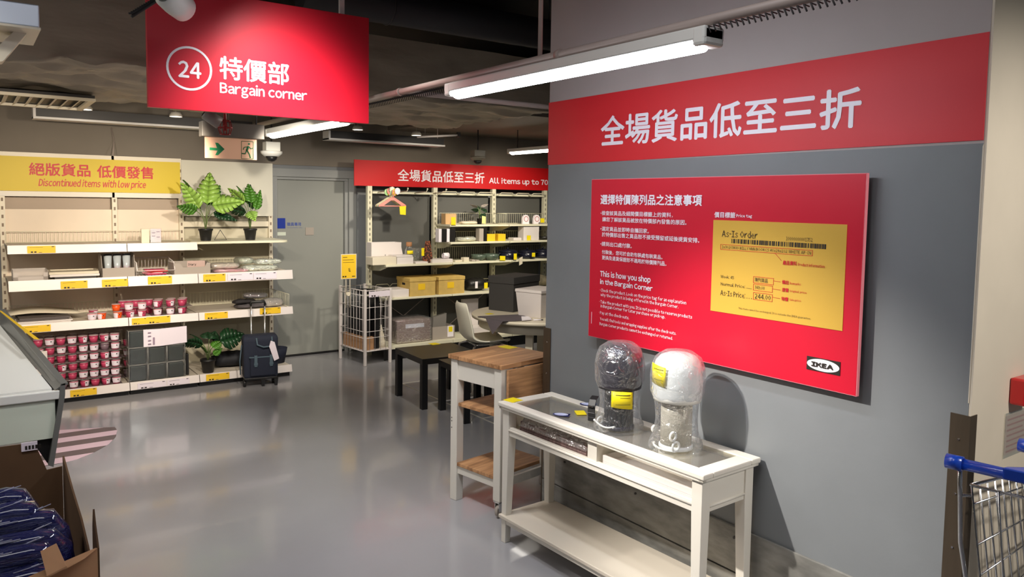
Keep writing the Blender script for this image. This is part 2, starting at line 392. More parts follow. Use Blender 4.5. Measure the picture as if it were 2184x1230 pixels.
# steel corner guards
def guard(y, z1, label, s):
    t = thing('corner_guard', label, 'corner guard', (2.68, y, 0))
    B().prism([(2.677, y + 0.001, 0), (2.677, y + s * 0.052, 0), (2.674, y + s * 0.052, 0), (2.674, y - s * 0.0115, 0), (2.722, y - s * 0.0115, 0), (2.722, y - s * 0.009, 0), (2.677, y - s * 0.009, 0)], (0, 0, z1)).build('angle_plate', STEEL, t)
    k = B()
    for i in range(6): k.tube([(2.675, y + s * 0.022, 0.1 + i * z1 / 6), (2.671, y + s * 0.022, 0.1 + i * z1 / 6)], 0.0035)
    k.build('screw', CHROME, t, kind='stuff')
guard(1.148, 1.108, 'brown steel corner guard with two folded faces beside the shopping trolleys', 1)
guard(3.409, 1.08, 'brown steel corner guard on the pillar edge beside the wooden trolley', -1)

# door
d = struct('door_1', B().box(2.832, 8.47, 0.02, 3.62, 8.52, 2.0), DOORG, bevel=0.002)
for q_ in ((2.765, 8.395, 0, 2.815, 8.50, 2.03), (3.66, 8.395, 0, 3.75, 8.50, 2.03), (2.765, 8.395, 2.031, 3.75, 8.50, 2.12), (2.8155, 8.44, 0, 2.83, 8.52, 2.0), (3.622, 8.43, 0, 3.6595, 8.52, 2.0), (2.8155, 8.43, 2.001, 3.6595, 8.52, 2.0305)):
    struct('door_frame', B().box(*q_), FRAMEG, d, bevel=0.002)
struct('door_threshold', B().box(2.832, 8.45, 0, 3.62, 8.5, 0.018), BLACK, d)
def onback(x0, y0, x1, y1, Y): a = aY(x0, y0, Y); b = aY(x1, y1, Y); return a.x, b.z, b.x, a.z
a = onback(590, 465, 608.5, 487, 8.469); struct('blue_sign', B().box(a[0], 8.466, a[1], a[2], 8.47, a[3]), M('sign_blue', (20, 50, 150), 0.4), d)
a = onback(652, 485, 669.5, 501, 8.46); struct('push_plate', B().box(a[0], 8.462, a[1], a[2], 8.47, a[3]), GREYC, d, bevel=0.001)
a = onback(591, 495, 610, 502, 8.46); struct('door_label', B().box(a[0], 8.466, a[1], a[2], 8.47, a[3]), MINT, d)
LETB = M('blue_letter', (70, 90, 160), 0.5)
text('職員專用', aY(612, 474, 8.469), aY(612, 482, 8.469), aY(642, 480, 8.469), (0, -1, 0), LETB, d)
text('Co-workers only', aY(612, 484, 8.469), aY(612, 487, 8.469), aY(645, 486, 8.469), (0, -1, 0), LETB, d, 0.0)

# floor marking tape and floor sticker
ft = thing('floor_tape', 'thin pale tape lines on the grey floor beneath the black side tables', 'tape', (3.45, 6.6, 0))
B().box(3.435, 4.6, 0.0, 3.45, 6.64, 0.002).build('tape_strip', M('tape', (200, 196, 186), 0.5), ft)
B().box(3.435, 6.63, 0.0, 4.3, 6.645, 0.002).build('tape_strip', MATS['tape'], ft)
B().box(3.45, 5.2, 0.0, 4.3, 5.215, 0.002).build('tape_strip', MATS['tape'], ft)
pts = [Vector(aZ(x, y, 0)) for x, y in ((60, 925), (130, 917), (245, 910.5), (250, 918), (247, 931), (232, 947), (200, 965), (165, 979), (135, 987), (60, 1000))]
c0 = Vector((0.7, 6.2, 0)); m = Matrix.Rotation(R(0), 3, 'Z')
st = B().prism([p - c0 for p in pts], (0, 0, 0.002)).build('floor_sticker', striped('stripes'), None); st.location = c0
tag(st, 'round floor sticker with dark and pale pink stripes beside the white display bin', 'sticker')

# ================================================================== WALL BANNER + INFO BOARD
N = (-1, 0, 0)
bn = thing('wall_banner', 'long red band across the pillar wall with large white Chinese characters', 'banner', (2.679, 2.28, 2.0))
za, zb = 2.343, 1.998
B().prism([(2.6765, 3.412, zb), (2.6765, 1.149, zb + 0.012), (2.6765, 1.149, 2.352), (2.6765, 3.412, za)], (0.003, 0, 0)).build('red_vinyl', RED2, bn)
for ch, x0, yt, yb, x1 in (('全場貨品低至三折', 1281, 249, 313, 1835),):
    text(ch, aX(x0, yt, 2.676), aX(x0, yb, 2.676), aX(x1, 230, 2.676), N, LETW, bn, 0.026)

bd = thing('info_board', 'large red information board with yellow price tag print on the pillar wall', 'board', (2.65, 2.25, 1.1))
BX = 2.63
B().box(BX, 1.508, 1.10, BX + 0.016, 2.986, 1.911).build('panel', M('board_edge', (226, 130, 140), 0.5), bd)
B().box(BX - 0.0015, 1.511, 1.103, BX, 2.983, 1.908).build('red_print', RED, bd)
so = B()
for y in (1.7, 2.8):
    for z in (1.22, 1.8): so.tube([(2.645, y, z), (2.679, y, z)], 0.012)
so.build('standoff', CHROME, bd, kind='stuff')
def C(x, y): return aX(1240 + x / 2.3656, 350 + y / 2.3656, BX - 0.002)
def bt(body, x0, yt, yb, x1, mat=LETW, bold=0.015):
    text(body, C(x0, yt), C(x0, yb), C(x1, yb), N, mat, bd, bold, off=0.002)
bt('選擇特價陳列品之注意事項', 97, 152, 203, 608, LETW, 0.035)
for q in (('•檢查該貨品及細閱價目標籤上的資料，', 97, 234, 258, 462), ('讓您了解該貨品被放在特價部內發售的原因。', 107, 266, 289, 532),
          ('•選定貨品並即時自攜回家。', 97, 313, 336, 342), ('於特價部出售之貨品恕不接受預留或延後提貨安排。', 105, 342, 365, 597),
          ('•請到出口處付款。', 97, 389, 412, 256), ('付款後，您可於自助包裝處包裝貨品。', 105, 431, 453, 411), ('更換及退貨保證恕不適用於特價陳列品。', 105, 459, 481, 431),
          ('價目標籤', 672, 240, 269, 777)): bt(*q, LETW, 0.02)
bt('This is how you shop', 95, 535, 573, 350, LETW, 0.035); bt('in the Bargain Corner', 95, 577, 611, 360, LETW, 0.035)
for q in (('• Check the product. Look on the price tag for an explanation', 93, 624, 646, 532), ('why the product is being offered in the Bargain Corner.', 98, 648, 669, 492),
          ('• Take the product with you. It is not possible to reserve products', 92, 683, 704, 562), ('in Bargain Corner for later purchase or pick-up.', 98, 705, 726, 425),
          ('• Pay at the check-outs.', 90, 738, 759, 242), ('You will find tools and wrapping supplies after the check-outs.', 95, 770, 790, 481),
          ('Bargain Corner products cannot be exchanged or returned.', 93, 795, 815, 463)): bt(*q, LETW, 0.014)
bt('Price tag', 783, 251, 272, 862, LETW, 0.03)
p0 = C(668, 281); p1 = C(656, 738); q0 = C(1342, 299)
B().box(BX - 0.004, q0.y, p1.z, BX - 0.0018, p0.y, p0.z).build('yellow_tag_print', PTAG, bd)
BX2 = BX - 0.0035
def C(x, y): return aX(1240 + x / 2.3656, 350 + y / 2.3656, BX - 0.004)
bt('As-Is Order', 710, 331, 366, 888, LETK, 0.0); bt('10000000001752', 1033, 365, 384, 1167, LETK, 0.0)
bar = B(); x = 758
random.seed(3)
pl = C(758, 376); pb = C(758, 398); pr = C(1230, 400); y = pl.y
while y > pr.y:
    wd = random.choice((0.0022, 0.0022, 0.0045, 0.007)); bar.box(BX - 0.0052, y - wd, pb.z, BX - 0.004, y, pl.z); y -= wd + random.choice((0.0022, 0.0022, 0.005))
bar.build('barcode', LETK, bd, kind='stuff')
bt('1x30263839 BILLY NNN BOOKCS 40x28x202 WHITE AP CN', 710, 409, 424, 1160, LETK, 0.0)
def frame(x0, yt, yb, x1, mat=LETR, t=0.0016):
    a = C(x0, yt); b = C(x0, yb); c = C(x1, yb); k = B()
    k.box(BX - 0.0052, a.y, a.z, BX - 0.004, c.y, a.z - t).box(BX - 0.0052, a.y, b.z, BX - 0.004, c.y, b.z + t)
    k.box(BX - 0.0052, a.y, a.z, BX - 0.004, a.y - t, b.z).box(BX - 0.0052, c.y, a.z, BX - 0.004, c.y + t, b.z); k.build('outline_box', mat, bd)
frame(703, 403, 430, 1168); frame(868, 565, 598, 970); frame(868, 603, 636, 965); frame(868, 645, 682, 964)
ln = B()
for (xa, ya, xb, yb) in ((975, 447, 1010, 487), (970, 588, 1005, 594), (966, 629, 1005, 635), (965, 671, 1003, 678)):
    a = C(xa, ya); b = C(xb, yb); ln.tube([a + Vector((-0.0006, 0, 0)), b + Vector((-0.0006, 0, 0))], 0.0009, 4)
ln.build('leader_line', LETR, bd, kind='stuff')
bt('產品資料', 1017, 484, 507, 1087, LETR, 0.03); bt('Product information', 1093, 496, 513, 1228, LETR, 0.02)
bt('Week: 45', 704, 557, 573, 770, LETK, 0.0); bt('陳列貨品', 876, 571, 592, 940, LETK, 0.0)
bt('備註', 1013, 583, 604, 1047, LETR, 0.03); bt('Remarks', 1052, 593, 606, 1108, LETR, 0.02)
bt('Normal Price: ......', 704, 594, 611, 860, LETK, 0.0); bt('349.00', 876, 611, 629, 925, LETK, 0.0)
bt('原價', 1013, 622, 643, 1045, LETR, 0.03); bt('Original price', 1050, 632, 647, 1137, LETR, 0.02)
bt('As-Is Price: . . .', 702, 632, 660, 860, LETK, 0.0); bt('244.00', 876, 651, 677, 955, LETK, 0.0)
bt('特價', 1010, 667, 688, 1043, LETR, 0.03); bt('Sale price', 1049, 676, 690, 1108, LETR, 0.02)
bt('This item cannot be exchanged. It is outside the IKEA guarantee.', 793, 720, 733, 1160, LETK, 0.0)
a = C(1138, 966); b = C(1137, 1033); c = C(1303, 1063)
B().box(BX - 0.004, a.y, b.z, BX - 0.0018, c.y, a.z).build('logo_plate', LETK, bd)
ctr = (a + Vector((0, c.y, b.z))) / 2; cy, cz = (a.y + c.y) / 2, (a.z + b.z) / 2; hy, hz = abs(a.y - c.y) / 2 * 0.97, abs(a.z - b.z) / 2 * 0.88
el = [Vector((BX - 0.005, cy + hy * math.cos(t * PI / 18), cz + hz * math.sin(t * PI / 18))) for t in range(36)]
B().prism(el, (0.001, 0, 0)).build('logo_oval', LETW, bd)
text('IKEA', (BX - 0.006, cy + hy * 0.72, cz + hz * 0.42), (BX - 0.006, cy + hy * 0.72, cz - hz * 0.42), (BX - 0.006, cy - hy * 0.66, cz), N, LETK, bd, 0.11)
a = C(50, 745)
B().box(BX - 0.003, a.y, a.z, BX - 0.0014, a.y - 0.002, a.z - 0.06).build('edge_mark', LETW, bd)

# ================================================================== CONSOLE TABLE AND WHAT STANDS ON IT
ct = thing('console_table', 'long white console table with glass top and lower shelf below the red board', 'table', (2.452, 2.587, 0), R(2))
hx, hy = 0.186, 0.668
k = B().box(-hx, -hy, 0.726, -hx + 0.062, hy, 0.75).box(hx - 0.062, -hy, 0.726, hx, hy, 0.75)
k.box(-hx + 0.062, -hy, 0.726, hx - 0.062, -hy + 0.075, 0.75).box(-hx + 0.062, hy - 0.075, 0.726, hx - 0.062, hy, 0.75)
k.build('top_frame', WHITE, ct, world=False, bevel=0.006)
k = B()
for sgn in (-1, 1):
    k.box(sgn * (hx - 0.006), -hy + 0.006, 0.714, sgn * (hx - 0.03), hy - 0.006, 0.726)
    k.box(-hx + 0.006, sgn * (hy - 0.006), 0.714, hx - 0.006, sgn * (hy - 0.03), 0.726)
k.build('top_moulding', WHITE, ct, world=False, bevel=0.003)
B().box(-hx + 0.055, -hy + 0.065, 0.742, hx - 0.055, hy - 0.065, 0.747).build('glass_top', GLASS, ct, world=False)
lx, ly = hx - 0.02, hy - 0.02
for sx in (-1, 1):
    for sy in (-1, 1):
        x, y = sx * lx, sy * ly; e = 0.052; t = 0.034
        k = B().add([(x, y, 0), (x - sx * t, y, 0), (x - sx * t, y - sy * t, 0), (x, y - sy * t, 0), (x, y, 0.58), (x - sx * e, y, 0.58), (x - sx * e, y - sy * e, 0.58), (x, y - sy * e, 0.58),
                     (x, y, 0.714), (x - sx * e, y, 0.714), (x - sx * e, y - sy * e, 0.714), (x, y - sy * e, 0.714)],
                    [(0, 1, 2, 3), (4, 5, 1, 0), (5, 6, 2, 1), (6, 7, 3, 2), (7, 4, 0, 3), (8, 9, 5, 4), (9, 10, 6, 5), (10, 11, 7, 6), (11, 8, 4, 7), (11, 10, 9, 8)])
        k.build('leg', WHITE, ct, world=False, bevel=0.003)
for sy in (-1, 1):
    y = sy * (ly - 0.008)
    B().box(-lx + 0.05, y, 0.578, lx - 0.05, y - sy * 0.02, 0.714).build('side_apron', WHITE, ct, world=False, bevel=0.002)
    B().tube([(-lx + 0.05, y + sy * 0.001, 0.602), (lx - 0.05, y + sy * 0.001, 0.602)], 0.006, 6).build('moulding', WHITE, ct, world=False)
B().box(-lx + 0.006, -ly + 0.05, 0.578, -lx + 0.028, ly - 0.05, 0.622).build('front_rail', WHITE, ct, world=False, bevel=0.002)
B().tube([(-lx + 0.005, -ly + 0.05, 0.608), (-lx + 0.005, ly - 0.05, 0.608)], 0.006, 6).build('moulding', WHITE, ct, world=False)
B().box(lx - 0.02, -ly + 0.05, 0.578, lx - 0.004, ly - 0.05, 0.714).build('back_apron', WHITE, ct, world=False, bevel=0.002)
B().box(-lx + 0.03, -ly + 0.03, 0.600, lx - 0.02, ly - 0.03, 0.612).build('display_floor', CREAM, ct, world=False)
for y in (-0.015, ): B().box(-lx + 0.012, y - 0.03, 0.612, lx - 0.02, y + 0.03, 0.714).build('divider', WHITE, ct, world=False, bevel=0.002)
k = B().box(-hx + 0.006, -hy + 0.012, 0.130, hx - 0.006, hy - 0.012, 0.150)
k.build('lower_shelf', M('shelf_white', (214, 204, 188), 0.4), ct, world=False, bevel=0.004)
B().box(-lx + 0.004, -ly + 0.03, 0.100, -lx + 0.022, ly - 0.03, 0.131).build('shelf_rail', WHITE, ct, world=False, bevel=0.003)
LW = Matrix.Translation((2.452, 2.587, 0)) @ Matrix.Rotation(R(2), 4, 'Z')
def lt(x, y, z): return LW @ Vector((x, y, z))
# white drawer tray and wrapped mats inside the display compartments
tr = thing('white_tray', 'white felt tray lying inside the right half of the console table', 'tray', tuple(lt(0, -0.33, 0.613)), R(2))
k = B().box(-0.13, -0.27, 0, 0.11, 0.27, 0.012).box(-0.13, -0.27, 0.012, -0.118, 0.27, 0.04).box(0.10, -0.27, 0.012, 0.11, 0.27, 0.04).box(-0.118, -0.27, 0.012, 0.10, -0.258, 0.04).box(-0.118, 0.258, 0.012, 0.10, 0.27, 0.04)
k.build('tray_body', RAIL, tr, world=False, bevel=0.002)
B().box(-0.08, -0.2, 0.013, 0.02, 0.2, 0.016).build('felt_strip', LETW, tr, world=False)
MAT = M('woven_mat', (128, 104, 100), 0.8, noise_amt=0.45, nscale=70, bump=0.5, bscale=120)
for i in range(3):
    o = box1('woven_mat', MAT, 0, 0, 0.6135 + i * 0.017, 0.25, 0.50, 0.6295 + i * 0.017, ('lowest', 'middle', 'topmost')[i] + ' brown woven mat of the wrapped stack inside the console table', 'mat', 0.003, R(2), 'wrapped woven mats')
    o.location = tuple(lt(-0.005 + i * 0.002, 0.30, 0.6135 + i * 0.017))
wp = thing('plastic_wrap', 'crinkled clear plastic wrapped over the stack of brown woven mats', 'wrapping', tuple(lt(0, 0.3, 0.613)), R(2))
k = B(); n1, n2 = 12, 24
for i in range(n1 + 1):
    for j in range(n2 + 1):
        u, v = i / n1, j / n2; e = min(u, 1 - u, v, 1 - v)
        z = 0.054 if e > 0 else 0.03
        p = Vector((-0.138 + 0.266 * u, -0.256 + 0.512 * v, z + noise.noise(Vector((u * 7, v * 14, 1))) * 0.012 * (e > 0) + (0.012 if e > 0 else 0)))
        k.v.append(p)
for i in range(n1):
    for j in range(n2): a = i * (n2 + 1) + j; k.f.append((a, a + n2 + 1, a + n2 + 2, a + 1)); k.sm.append(True)
k.build('film', WRAP2, wp, world=False)
# items lying on the glass
def ovaltag(label, x, y, rz):
    t = thing('oval_tag', label, 'tag', (x, y, 0.7525), rz)
    B().lathe([(0.042, 0), (0.042, 0.002)], 24, sx=1.0, sy=0.62).box(0.018, -0.024, 0, 0.042, 0.024, 0.002).build('navy_border', BLUED, t, world=False)
    B().lathe([(0.035, 0.0021), (0.035, 0.003)], 24, sx=1.0, sy=0.6).build('pale_centre', M('pale_blue', (196, 204, 236), 0.5), t, world=False)
p = aZ(1197, 884, 0.7525); ovaltag('oval pale tag with navy border near the front edge of the glass top', p.x, p.y, R(-52))
p = aZ(1254, 862, 0.7525); ovaltag('oval pale tag with navy border behind the black strap on the glass top', p.x, p.y, R(-52))
def notetag(px, py, z, sx, sy, rz, label, parent=None):
    p = aZ(px, py, z)
    t = tag(B().box(-sx / 2, -sy / 2, 0, sx / 2, sy / 2, 0.0015).build('price_note', TAG, None), label, 'price tag'); t.location = p; t.rotation_euler = (0, 0, rz)
    return t
notetag(1094, 853, 0.7505, 0.075, 0.075, R(8), 'yellow price note on the left corner of the white console table')
notetag(1238, 880, 0.7505, 0.05, 0.075, R(-30), 'small yellow note on the glass top beside the black strap')
st_ = thing('black_strap', 'black curved strap standing on the glass top beside the dark wrapped lamp', 'strap', tuple(aZ(1258, 897, 0.7525)), R(20))
k = B(); pts = [(0.0, -0.01, 0.012), (0.004, -0.004, 0.04), (0.012, 0.0, 0.07), (0.026, 0.0, 0.098), (0.05, 0.0, 0.11)]
for i in range(len(pts) - 1):
    a, b = Vector(pts[i]), Vector(pts[i + 1]); sd = Vector((0.003, -0.018, 0)); tk = Vector((0.008, 0.002, 0))
    k.prism([a - sd, a + sd, b + sd, b - sd], tk)
k.box(-0.004, -0.026, 0, 0.02, 0.01, 0.02)
k.build('band', BLACK, st_, world=False, bevel=0.002)
B().box(-0.001, -0.012, 0.066, 0.008, 0.012, 0.074).build('buckle', CHROME, st_, world=False)

# the two wrapped mushroom lamps
def mlamp(x, y, top, label, shade, body, rib, tagside, wrapm, wr):
    z0 = 0.7505; H = top - z0
    t = thing('wrapped_table_lamp', label, 'lamp', (x, y, z0))
    prof = [(0.066, 0.0), (0.068, 0.01), (0.066, 0.02), (0.065, H - 0.19)]
    k = B().lathe([(0.06, 0.0), (0.072, 0.004), (0.072, 0.018), (0.066, 0.022)], 32); k.build('base', shade if rib else LAMPBODY, t, world=False)
    if rib:
        k = B(); n = 48; vs = []; fs = []
        for z in (0.02, H - 0.17):
            vs += [(0.064 * (1 + (0.06 if j % 2 else 0)) * math.cos(2 * PI * j / n), 0.064 * (1 + (0.06 if j % 2 else 0)) * math.sin(2 * PI * j / n), z) for j in range(n)]
        k.add(vs, [(j, (j + 1) % n, (j + 1) % n + n, j + n) for j in range(n)] + [tuple(range(n, 2 * n))]); k.build('lamp_body', body, t, world=False)
    else:
        B().lathe([(0.066, 0.02), (0.066, H - 0.17)], 32).build('lamp_body', body, t, world=False)
    hs = 0.205; r = 0.104
    sp = [(r * 0.96, H - hs), (r, H - hs + 0.02), (r * 1.02, H - hs + 0.07), (r * 0.99, H - 0.075), (r * 0.9, H - 0.038), (r * 0.72, H - 0.016), (r * 0.45, H - 0.005), (0.001, H - 0.002)]
    B().lathe(sp, 36).build('shade', shade, t, world=False)
    # cord coils at the foot
    k = B()
    for (cx, cy, cz, rr) in wr['coils']: k.tube([(cx + rr * math.cos(a * PI / 8), cy, cz + rr * math.sin(a * PI / 8)) for a in range(16)], 0.005, 6, closed=True)
    k.tube(wr['cord'], 0.0045, 6)
    k.build('cord', LAMPBODY, t, world=False)
    g = 1.06
    wpf = [(0.115, 0.004), (0.112, 0.03), (0.092, 0.08), (0.088, 0.13), (0.094, H - 0.21), (0.112, H - 0.17), (0.116, H - 0.1), (0.110, H - 0.06), (0.094, H - 0.02), (0.06, H + 0.004), (0.002, H + 0.010)]
    k = B(); n = 40; rnd = wr['seed']
    for (r_, z_) in wpf:
        for j in range(n):
            a = 2 * PI * j / n; q = Vector((math.cos(a) * 2.5, math.sin(a) * 2.5, z_ * 18 + rnd)); rr = r_ * (1 + 0.05 * noise.noise(q)) if r_ > 0.07 else r_
            k.v.append(Vector((rr * math.cos(a), rr * math.sin(a), z_)))
    for i in range(len(wpf) - 1):
        for j in range(n): k.f.append((i * n + j, i * n + (j + 1) % n, (i + 1) * n + (j + 1) % n, (i + 1) * n + j)); k.sm.append(True)
    k.build('plastic_bag', wrapm, t, world=False)
    return t, H
tw, H = mlamp(2.451, 2.205, 1.166, 'white mushroom lamp wrapped in clear plastic, right of the dark one', LAMPBODY, M('lamp_cream', (198, 190, 172), 0.85, bump=0.4, bscale=160), False, 0, WRAP,
              dict(coils=((-0.075, -0.052, 0.075, 0.018), (-0.06, -0.055, 0.03, 0.02), (-0.045, 0.085, 0.07, 0.012)), cord=[(-0.09 * math.cos(a), 0.095 * math.sin(a), 0.012) for a in [q * 0.2 - 0.7 for q in range(10)]], seed=3))
td, H2 = mlamp(2.445, 2.552, 1.150, 'dark grey mushroom lamp with ribbed body wrapped in clear plastic', M('lamp_dark', (50, 46, 54), 0.3), M('lamp_black', (22, 22, 24), 0.4), True, 0, WRAP,
               dict(coils=((-0.06, 0.06, 0.03, 0.016),), cord=[(-0.085, 0.075 - i * 0.014, 0.035 - 0.018 * math.sin(i * PI / 10)) for i in range(11)], seed=9))
def curvtag(t, r, a0, a1, z0, z1, lines=2):
    k = B(); n = 8
    for i in range(n + 1):
        a = R(a0 + (a1 - a0) * i / n); k.v += [Vector((r * math.cos(a), r * math.sin(a), z0 + i * 0.0012)), Vector((r * math.cos(a), r * math.sin(a), z1 + i * 0.0012))]
    for i in range(n): k.f.append((2 * i, 2 * i + 2, 2 * i + 3, 2 * i + 1)); k.sm.append(True)
    tl_ = k.build('price_label', TAG, t, world=False, solid=0.0012, label='yellow price label')
    k = B()
    for q in range(3):
        zz = z1 - 0.012 - q * (0.012 if q < 2 else 0.022); aa = a0 + (a1 - a0) * 0.12; ab = a0 + (a1 - a0) * (0.8 - 0.2 * (q % 2))
        pts = [(math.cos(R(aa + (ab - aa) * i / 6)) * (r + 0.0012), math.sin(R(aa + (ab - aa) * i / 6)) * (r + 0.0012), zz) for i in range(7)]
        k.tube(pts, 0.0014 if q == 0 else 0.0007, 4)
    k.build('label_print', LETK, tl_, world=False, kind='stuff')
curvtag(tw, 0.112, 196, 152, H - 0.135, H - 0.052)
curvtag(td, 0.099, 264, 206, 0.112, 0.190)

# ================================================================== WOODEN TOP TROLLEY
TR = thing('kitchen_trolley', 'white kitchen trolley with oak top, hanging leaf and two wooden shelves', 'trolley', (2.595, 3.71, 0), R(10))
B().box(-0.235, -0.225, 0.857, 0.235, 0.225, 0.882).build('oak_top', WOOD, TR, world=False, bevel=0.002)
B().box(-0.195, -0.245, 0.655, 0.235, -0.227, 0.852).build('drop_leaf', WOOD, TR, world=False, bevel=0.002)
for x in (-0.09, 0.12): B().box(x - 0.03, -0.236, 0.850, x + 0.03, -0.2, 0.8565).build('hinge', CHROME, TR, world=False)
for sx in (-1, 1):
    for sy in (-1, 1):
        x, y = sx * 0.195, sy * 0.185
        B().box(x - 0.028, y - 0.028, 0.0 if sy > 0 else 0.095, x + 0.028, y + 0.028, 0.857).build('leg', WHITE, TR, world=False, bevel=0.004)
        if sy < 0:
            w_ = TR
            k = B(); k.lathe([(0.038, -0.011), (0.04, -0.006), (0.04, 0.006), (0.038, 0.011)], 20); k.xf(Matrix.Translation((x, y - 0.01, 0.04)) @ Matrix.Rotation(PI / 2, 4, 'X'))
            k.build('caster_wheel', GREYC, TR, world=False)
            B().box(x - 0.03, y - 0.028, 0.04, x + 0.02, y - 0.024, 0.095).box(x - 0.03, y + 0.004, 0.04, x + 0.02, y + 0.008, 0.095).box(x - 0.03, y - 0.028, 0.088, x + 0.03, y + 0.02, 0.096).tube([(x, y - 0.03, 0.04), (x, y + 0.01, 0.04)], 0.008).build('caster_fork', CHROME, TR, world=False)
for sx in (-1, 1): B().box(sx * 0.212, -0.16, 0.735, sx * 0.196, 0.16, 0.857).build('apron', WHITE, TR, world=False, bevel=0.002)
for sy in (-1, 1): B().box(-0.17, sy * 0.203, 0.735, 0.17, sy * 0.187, 0.857).build('apron', WHITE, TR, world=False, bevel=0.002)
B().box(-0.21, -0.155, 0.575, 0.2, 0.165, 0.595).build('middle_shelf', WOOD, TR, world=False, bevel=0.002)
B().box(-0.22, -0.155, 0.215, 0.215, 0.155, 0.235).build('lower_shelf', WOOD, TR, world=False, bevel=0.002)
for sx in (-1, 1): B().box(sx * 0.21, -0.16, 0.165, sx * 0.19, 0.16, 0.2145).build('shelf_rail', WHITE, TR, world=False, bevel=0.002)
for sy in (-1, 1): B().box(-0.17, sy * 0.2, 0.165, 0.17, sy * 0.18, 0.2145).build('shelf_rail', WHITE, TR, world=False, bevel=0.002)
k = B()
for z in (0.48, 0.5, 0.44): k.tube([(-0.2235, 0.2, z), (-0.2238, 0.2, z)], 0.004, 6)
k.build('screw_hole', BLACK, TR, world=False, kind='stuff')
notetag(1083, 740, 0.8825, 0.075, 0.10, R(12), 'yellow price note on the oak top of the kitchen trolley')

# ================================================================== BLACK SIDE TABLES
def sidetable(x, y, rz, s, h, label):
    t = thing('side_table', label, 'table', (x, y, 0), rz, 'black side tables')
    q = s / 2
    B().box(-q, -q, h - 0.05, q, q, h).build('tabletop', BLKSAT, t, world=False, bevel=0.002)
    for sx in (-1, 1):
        for sy in (-1, 1): B().box(sx * q, sy * q, 0, sx * (q - 0.052), sy * (q - 0.052), h - 0.0505).build('leg', BLACK, t, world=False, bevel=0.001)
    return t
sidetable(3.455, 5.965, R(-3.5), 0.58, 0.44, 'square black side table carrying a yellow note, nearer the wire bin')
sidetable(3.50, 5.37, R(-5), 0.50, 0.435, 'square black side table just behind the kitchen trolley')
notetag(926, 733, 0.4405, 0.085, 0.085, R(5), 'yellow price note on the black side table nearer the wire bin')

# ================================================================== ROUND TABLE, CHAIR, BOXES ON IT
rt = thing('round_table', 'round cream table with thick apron half hidden by the pillar', 'table', (4.56, 5.96, 0))
B().lathe([(0.60, 0.665), (0.632, 0.668), (0.635, 0.69), (0.628, 0.70)], 64).build('tabletop', CREAM, rt, world=False)
B().lathe([(0.555, 0.575), (0.56, 0.578), (0.56, 0.6645)], 64).build('apron', CREAM, rt, world=False)
for a in (45, 135, 225, 315):
    x, y = 0.42 * math.cos(R(a)), 0.42 * math.sin(R(a)); B().cb(x, y, 0, 0.07, 0.07, 0.575, R(a)).build('leg', CREAM, rt, world=False, bevel=0.004)
gb = thing('storage_box', 'large dark grey box standing on the cream round table', 'box', (4.56, 6.33, 0.7005), R(20))
B().box(-0.235, -0.15, 0, 0.235, 0.15, 0.28).build('box_body', CHARC, gb, world=False, bevel=0.004)
B().box(-0.242, -0.157, 0.275, 0.242, 0.157, 0.345).build('lid', CHARC, gb, world=False, bevel=0.004)
gw = thing('storage_box', 'white box with a lid on the round table beside the pillar edge', 'box', (4.50, 5.83, 0.7005), R(17))
B().add([(-0.16, -0.13, 0), (0.16, -0.13, 0), (0.16, 0.13, 0), (-0.16, 0.13, 0), (-0.185, -0.15, 0.24), (0.185, -0.15, 0.24), (0.185, 0.15, 0.24), (-0.185, 0.15, 0.24)],
        [(3, 2, 1, 0), (0, 1, 5, 4), (1, 2, 6, 5), (2, 3, 7, 6), (3, 0, 4, 7), (4, 5, 6, 7)]).build('box_body', RAIL, gw, world=False, bevel=0.003)
B().box(-0.19, -0.155, 0.235, 0.19, 0.155, 0.262).build('lid', RAIL, gw, world=False, bevel=0.003)
B().box(-0.05, -0.149, 0.15, 0.05, -0.141, 0.175).build('handle_slot', LETW, gw, world=False)
cl = thing('grey_cloth', 'dark grey cloth draped over the near edge of the round table', 'cloth', (4.1, 5.7, 0.7))
pts = [aZ(1018, 675, 0.703), aZ(1110, 671, 0.703), aZ(1135, 680, 0.703), aZ(1112, 684, 0.703), aZ(1072, 686, 0.703)]
ed = [aZ(1070, 687, 0.703), aZ(1045, 683, 0.703)]
k = B(); k.prism([p + Vector((0, 0, 0.001)) for p in pts], (0, 0, 0.004))
a, b = pts[4], aZ(1036, 679, 0.703); c = (a + b) / 2 + Vector((-0.05, -0.05, -0.12))
k.prism([a, b, c], (0.006, 0.006, 0.003))
k.build('fabric', M('cloth_grey', (88, 80, 84), 0.9, bump=0.3, bscale=90), cl)
k = B().prism([aZ(1112, 677, 0.708), aZ(1127, 677, 0.708), aZ(1134, 682, 0.708), aZ(1113, 684, 0.708)], (0, 0, 0.012)); k.build('care_label', LETW, cl)
notetag(1044, 669, 0.7015, 0.07, 0.06, R(10), 'yellow price note on the round table beside the grey cloth')
mk = thing('marker_pen', 'white marker pen with black tip on the round table', 'pen', tuple(aZ(1138, 682, 0.71)), R(-25))
B().tube([(0, 0, 0), (0.07, 0, 0)], 0.007).build('barrel', LETW, mk, world=False); B().tube([(0.07, 0, 0), (0.09, 0, 0)], 0.005).build('tip', BLACK, mk, world=False)

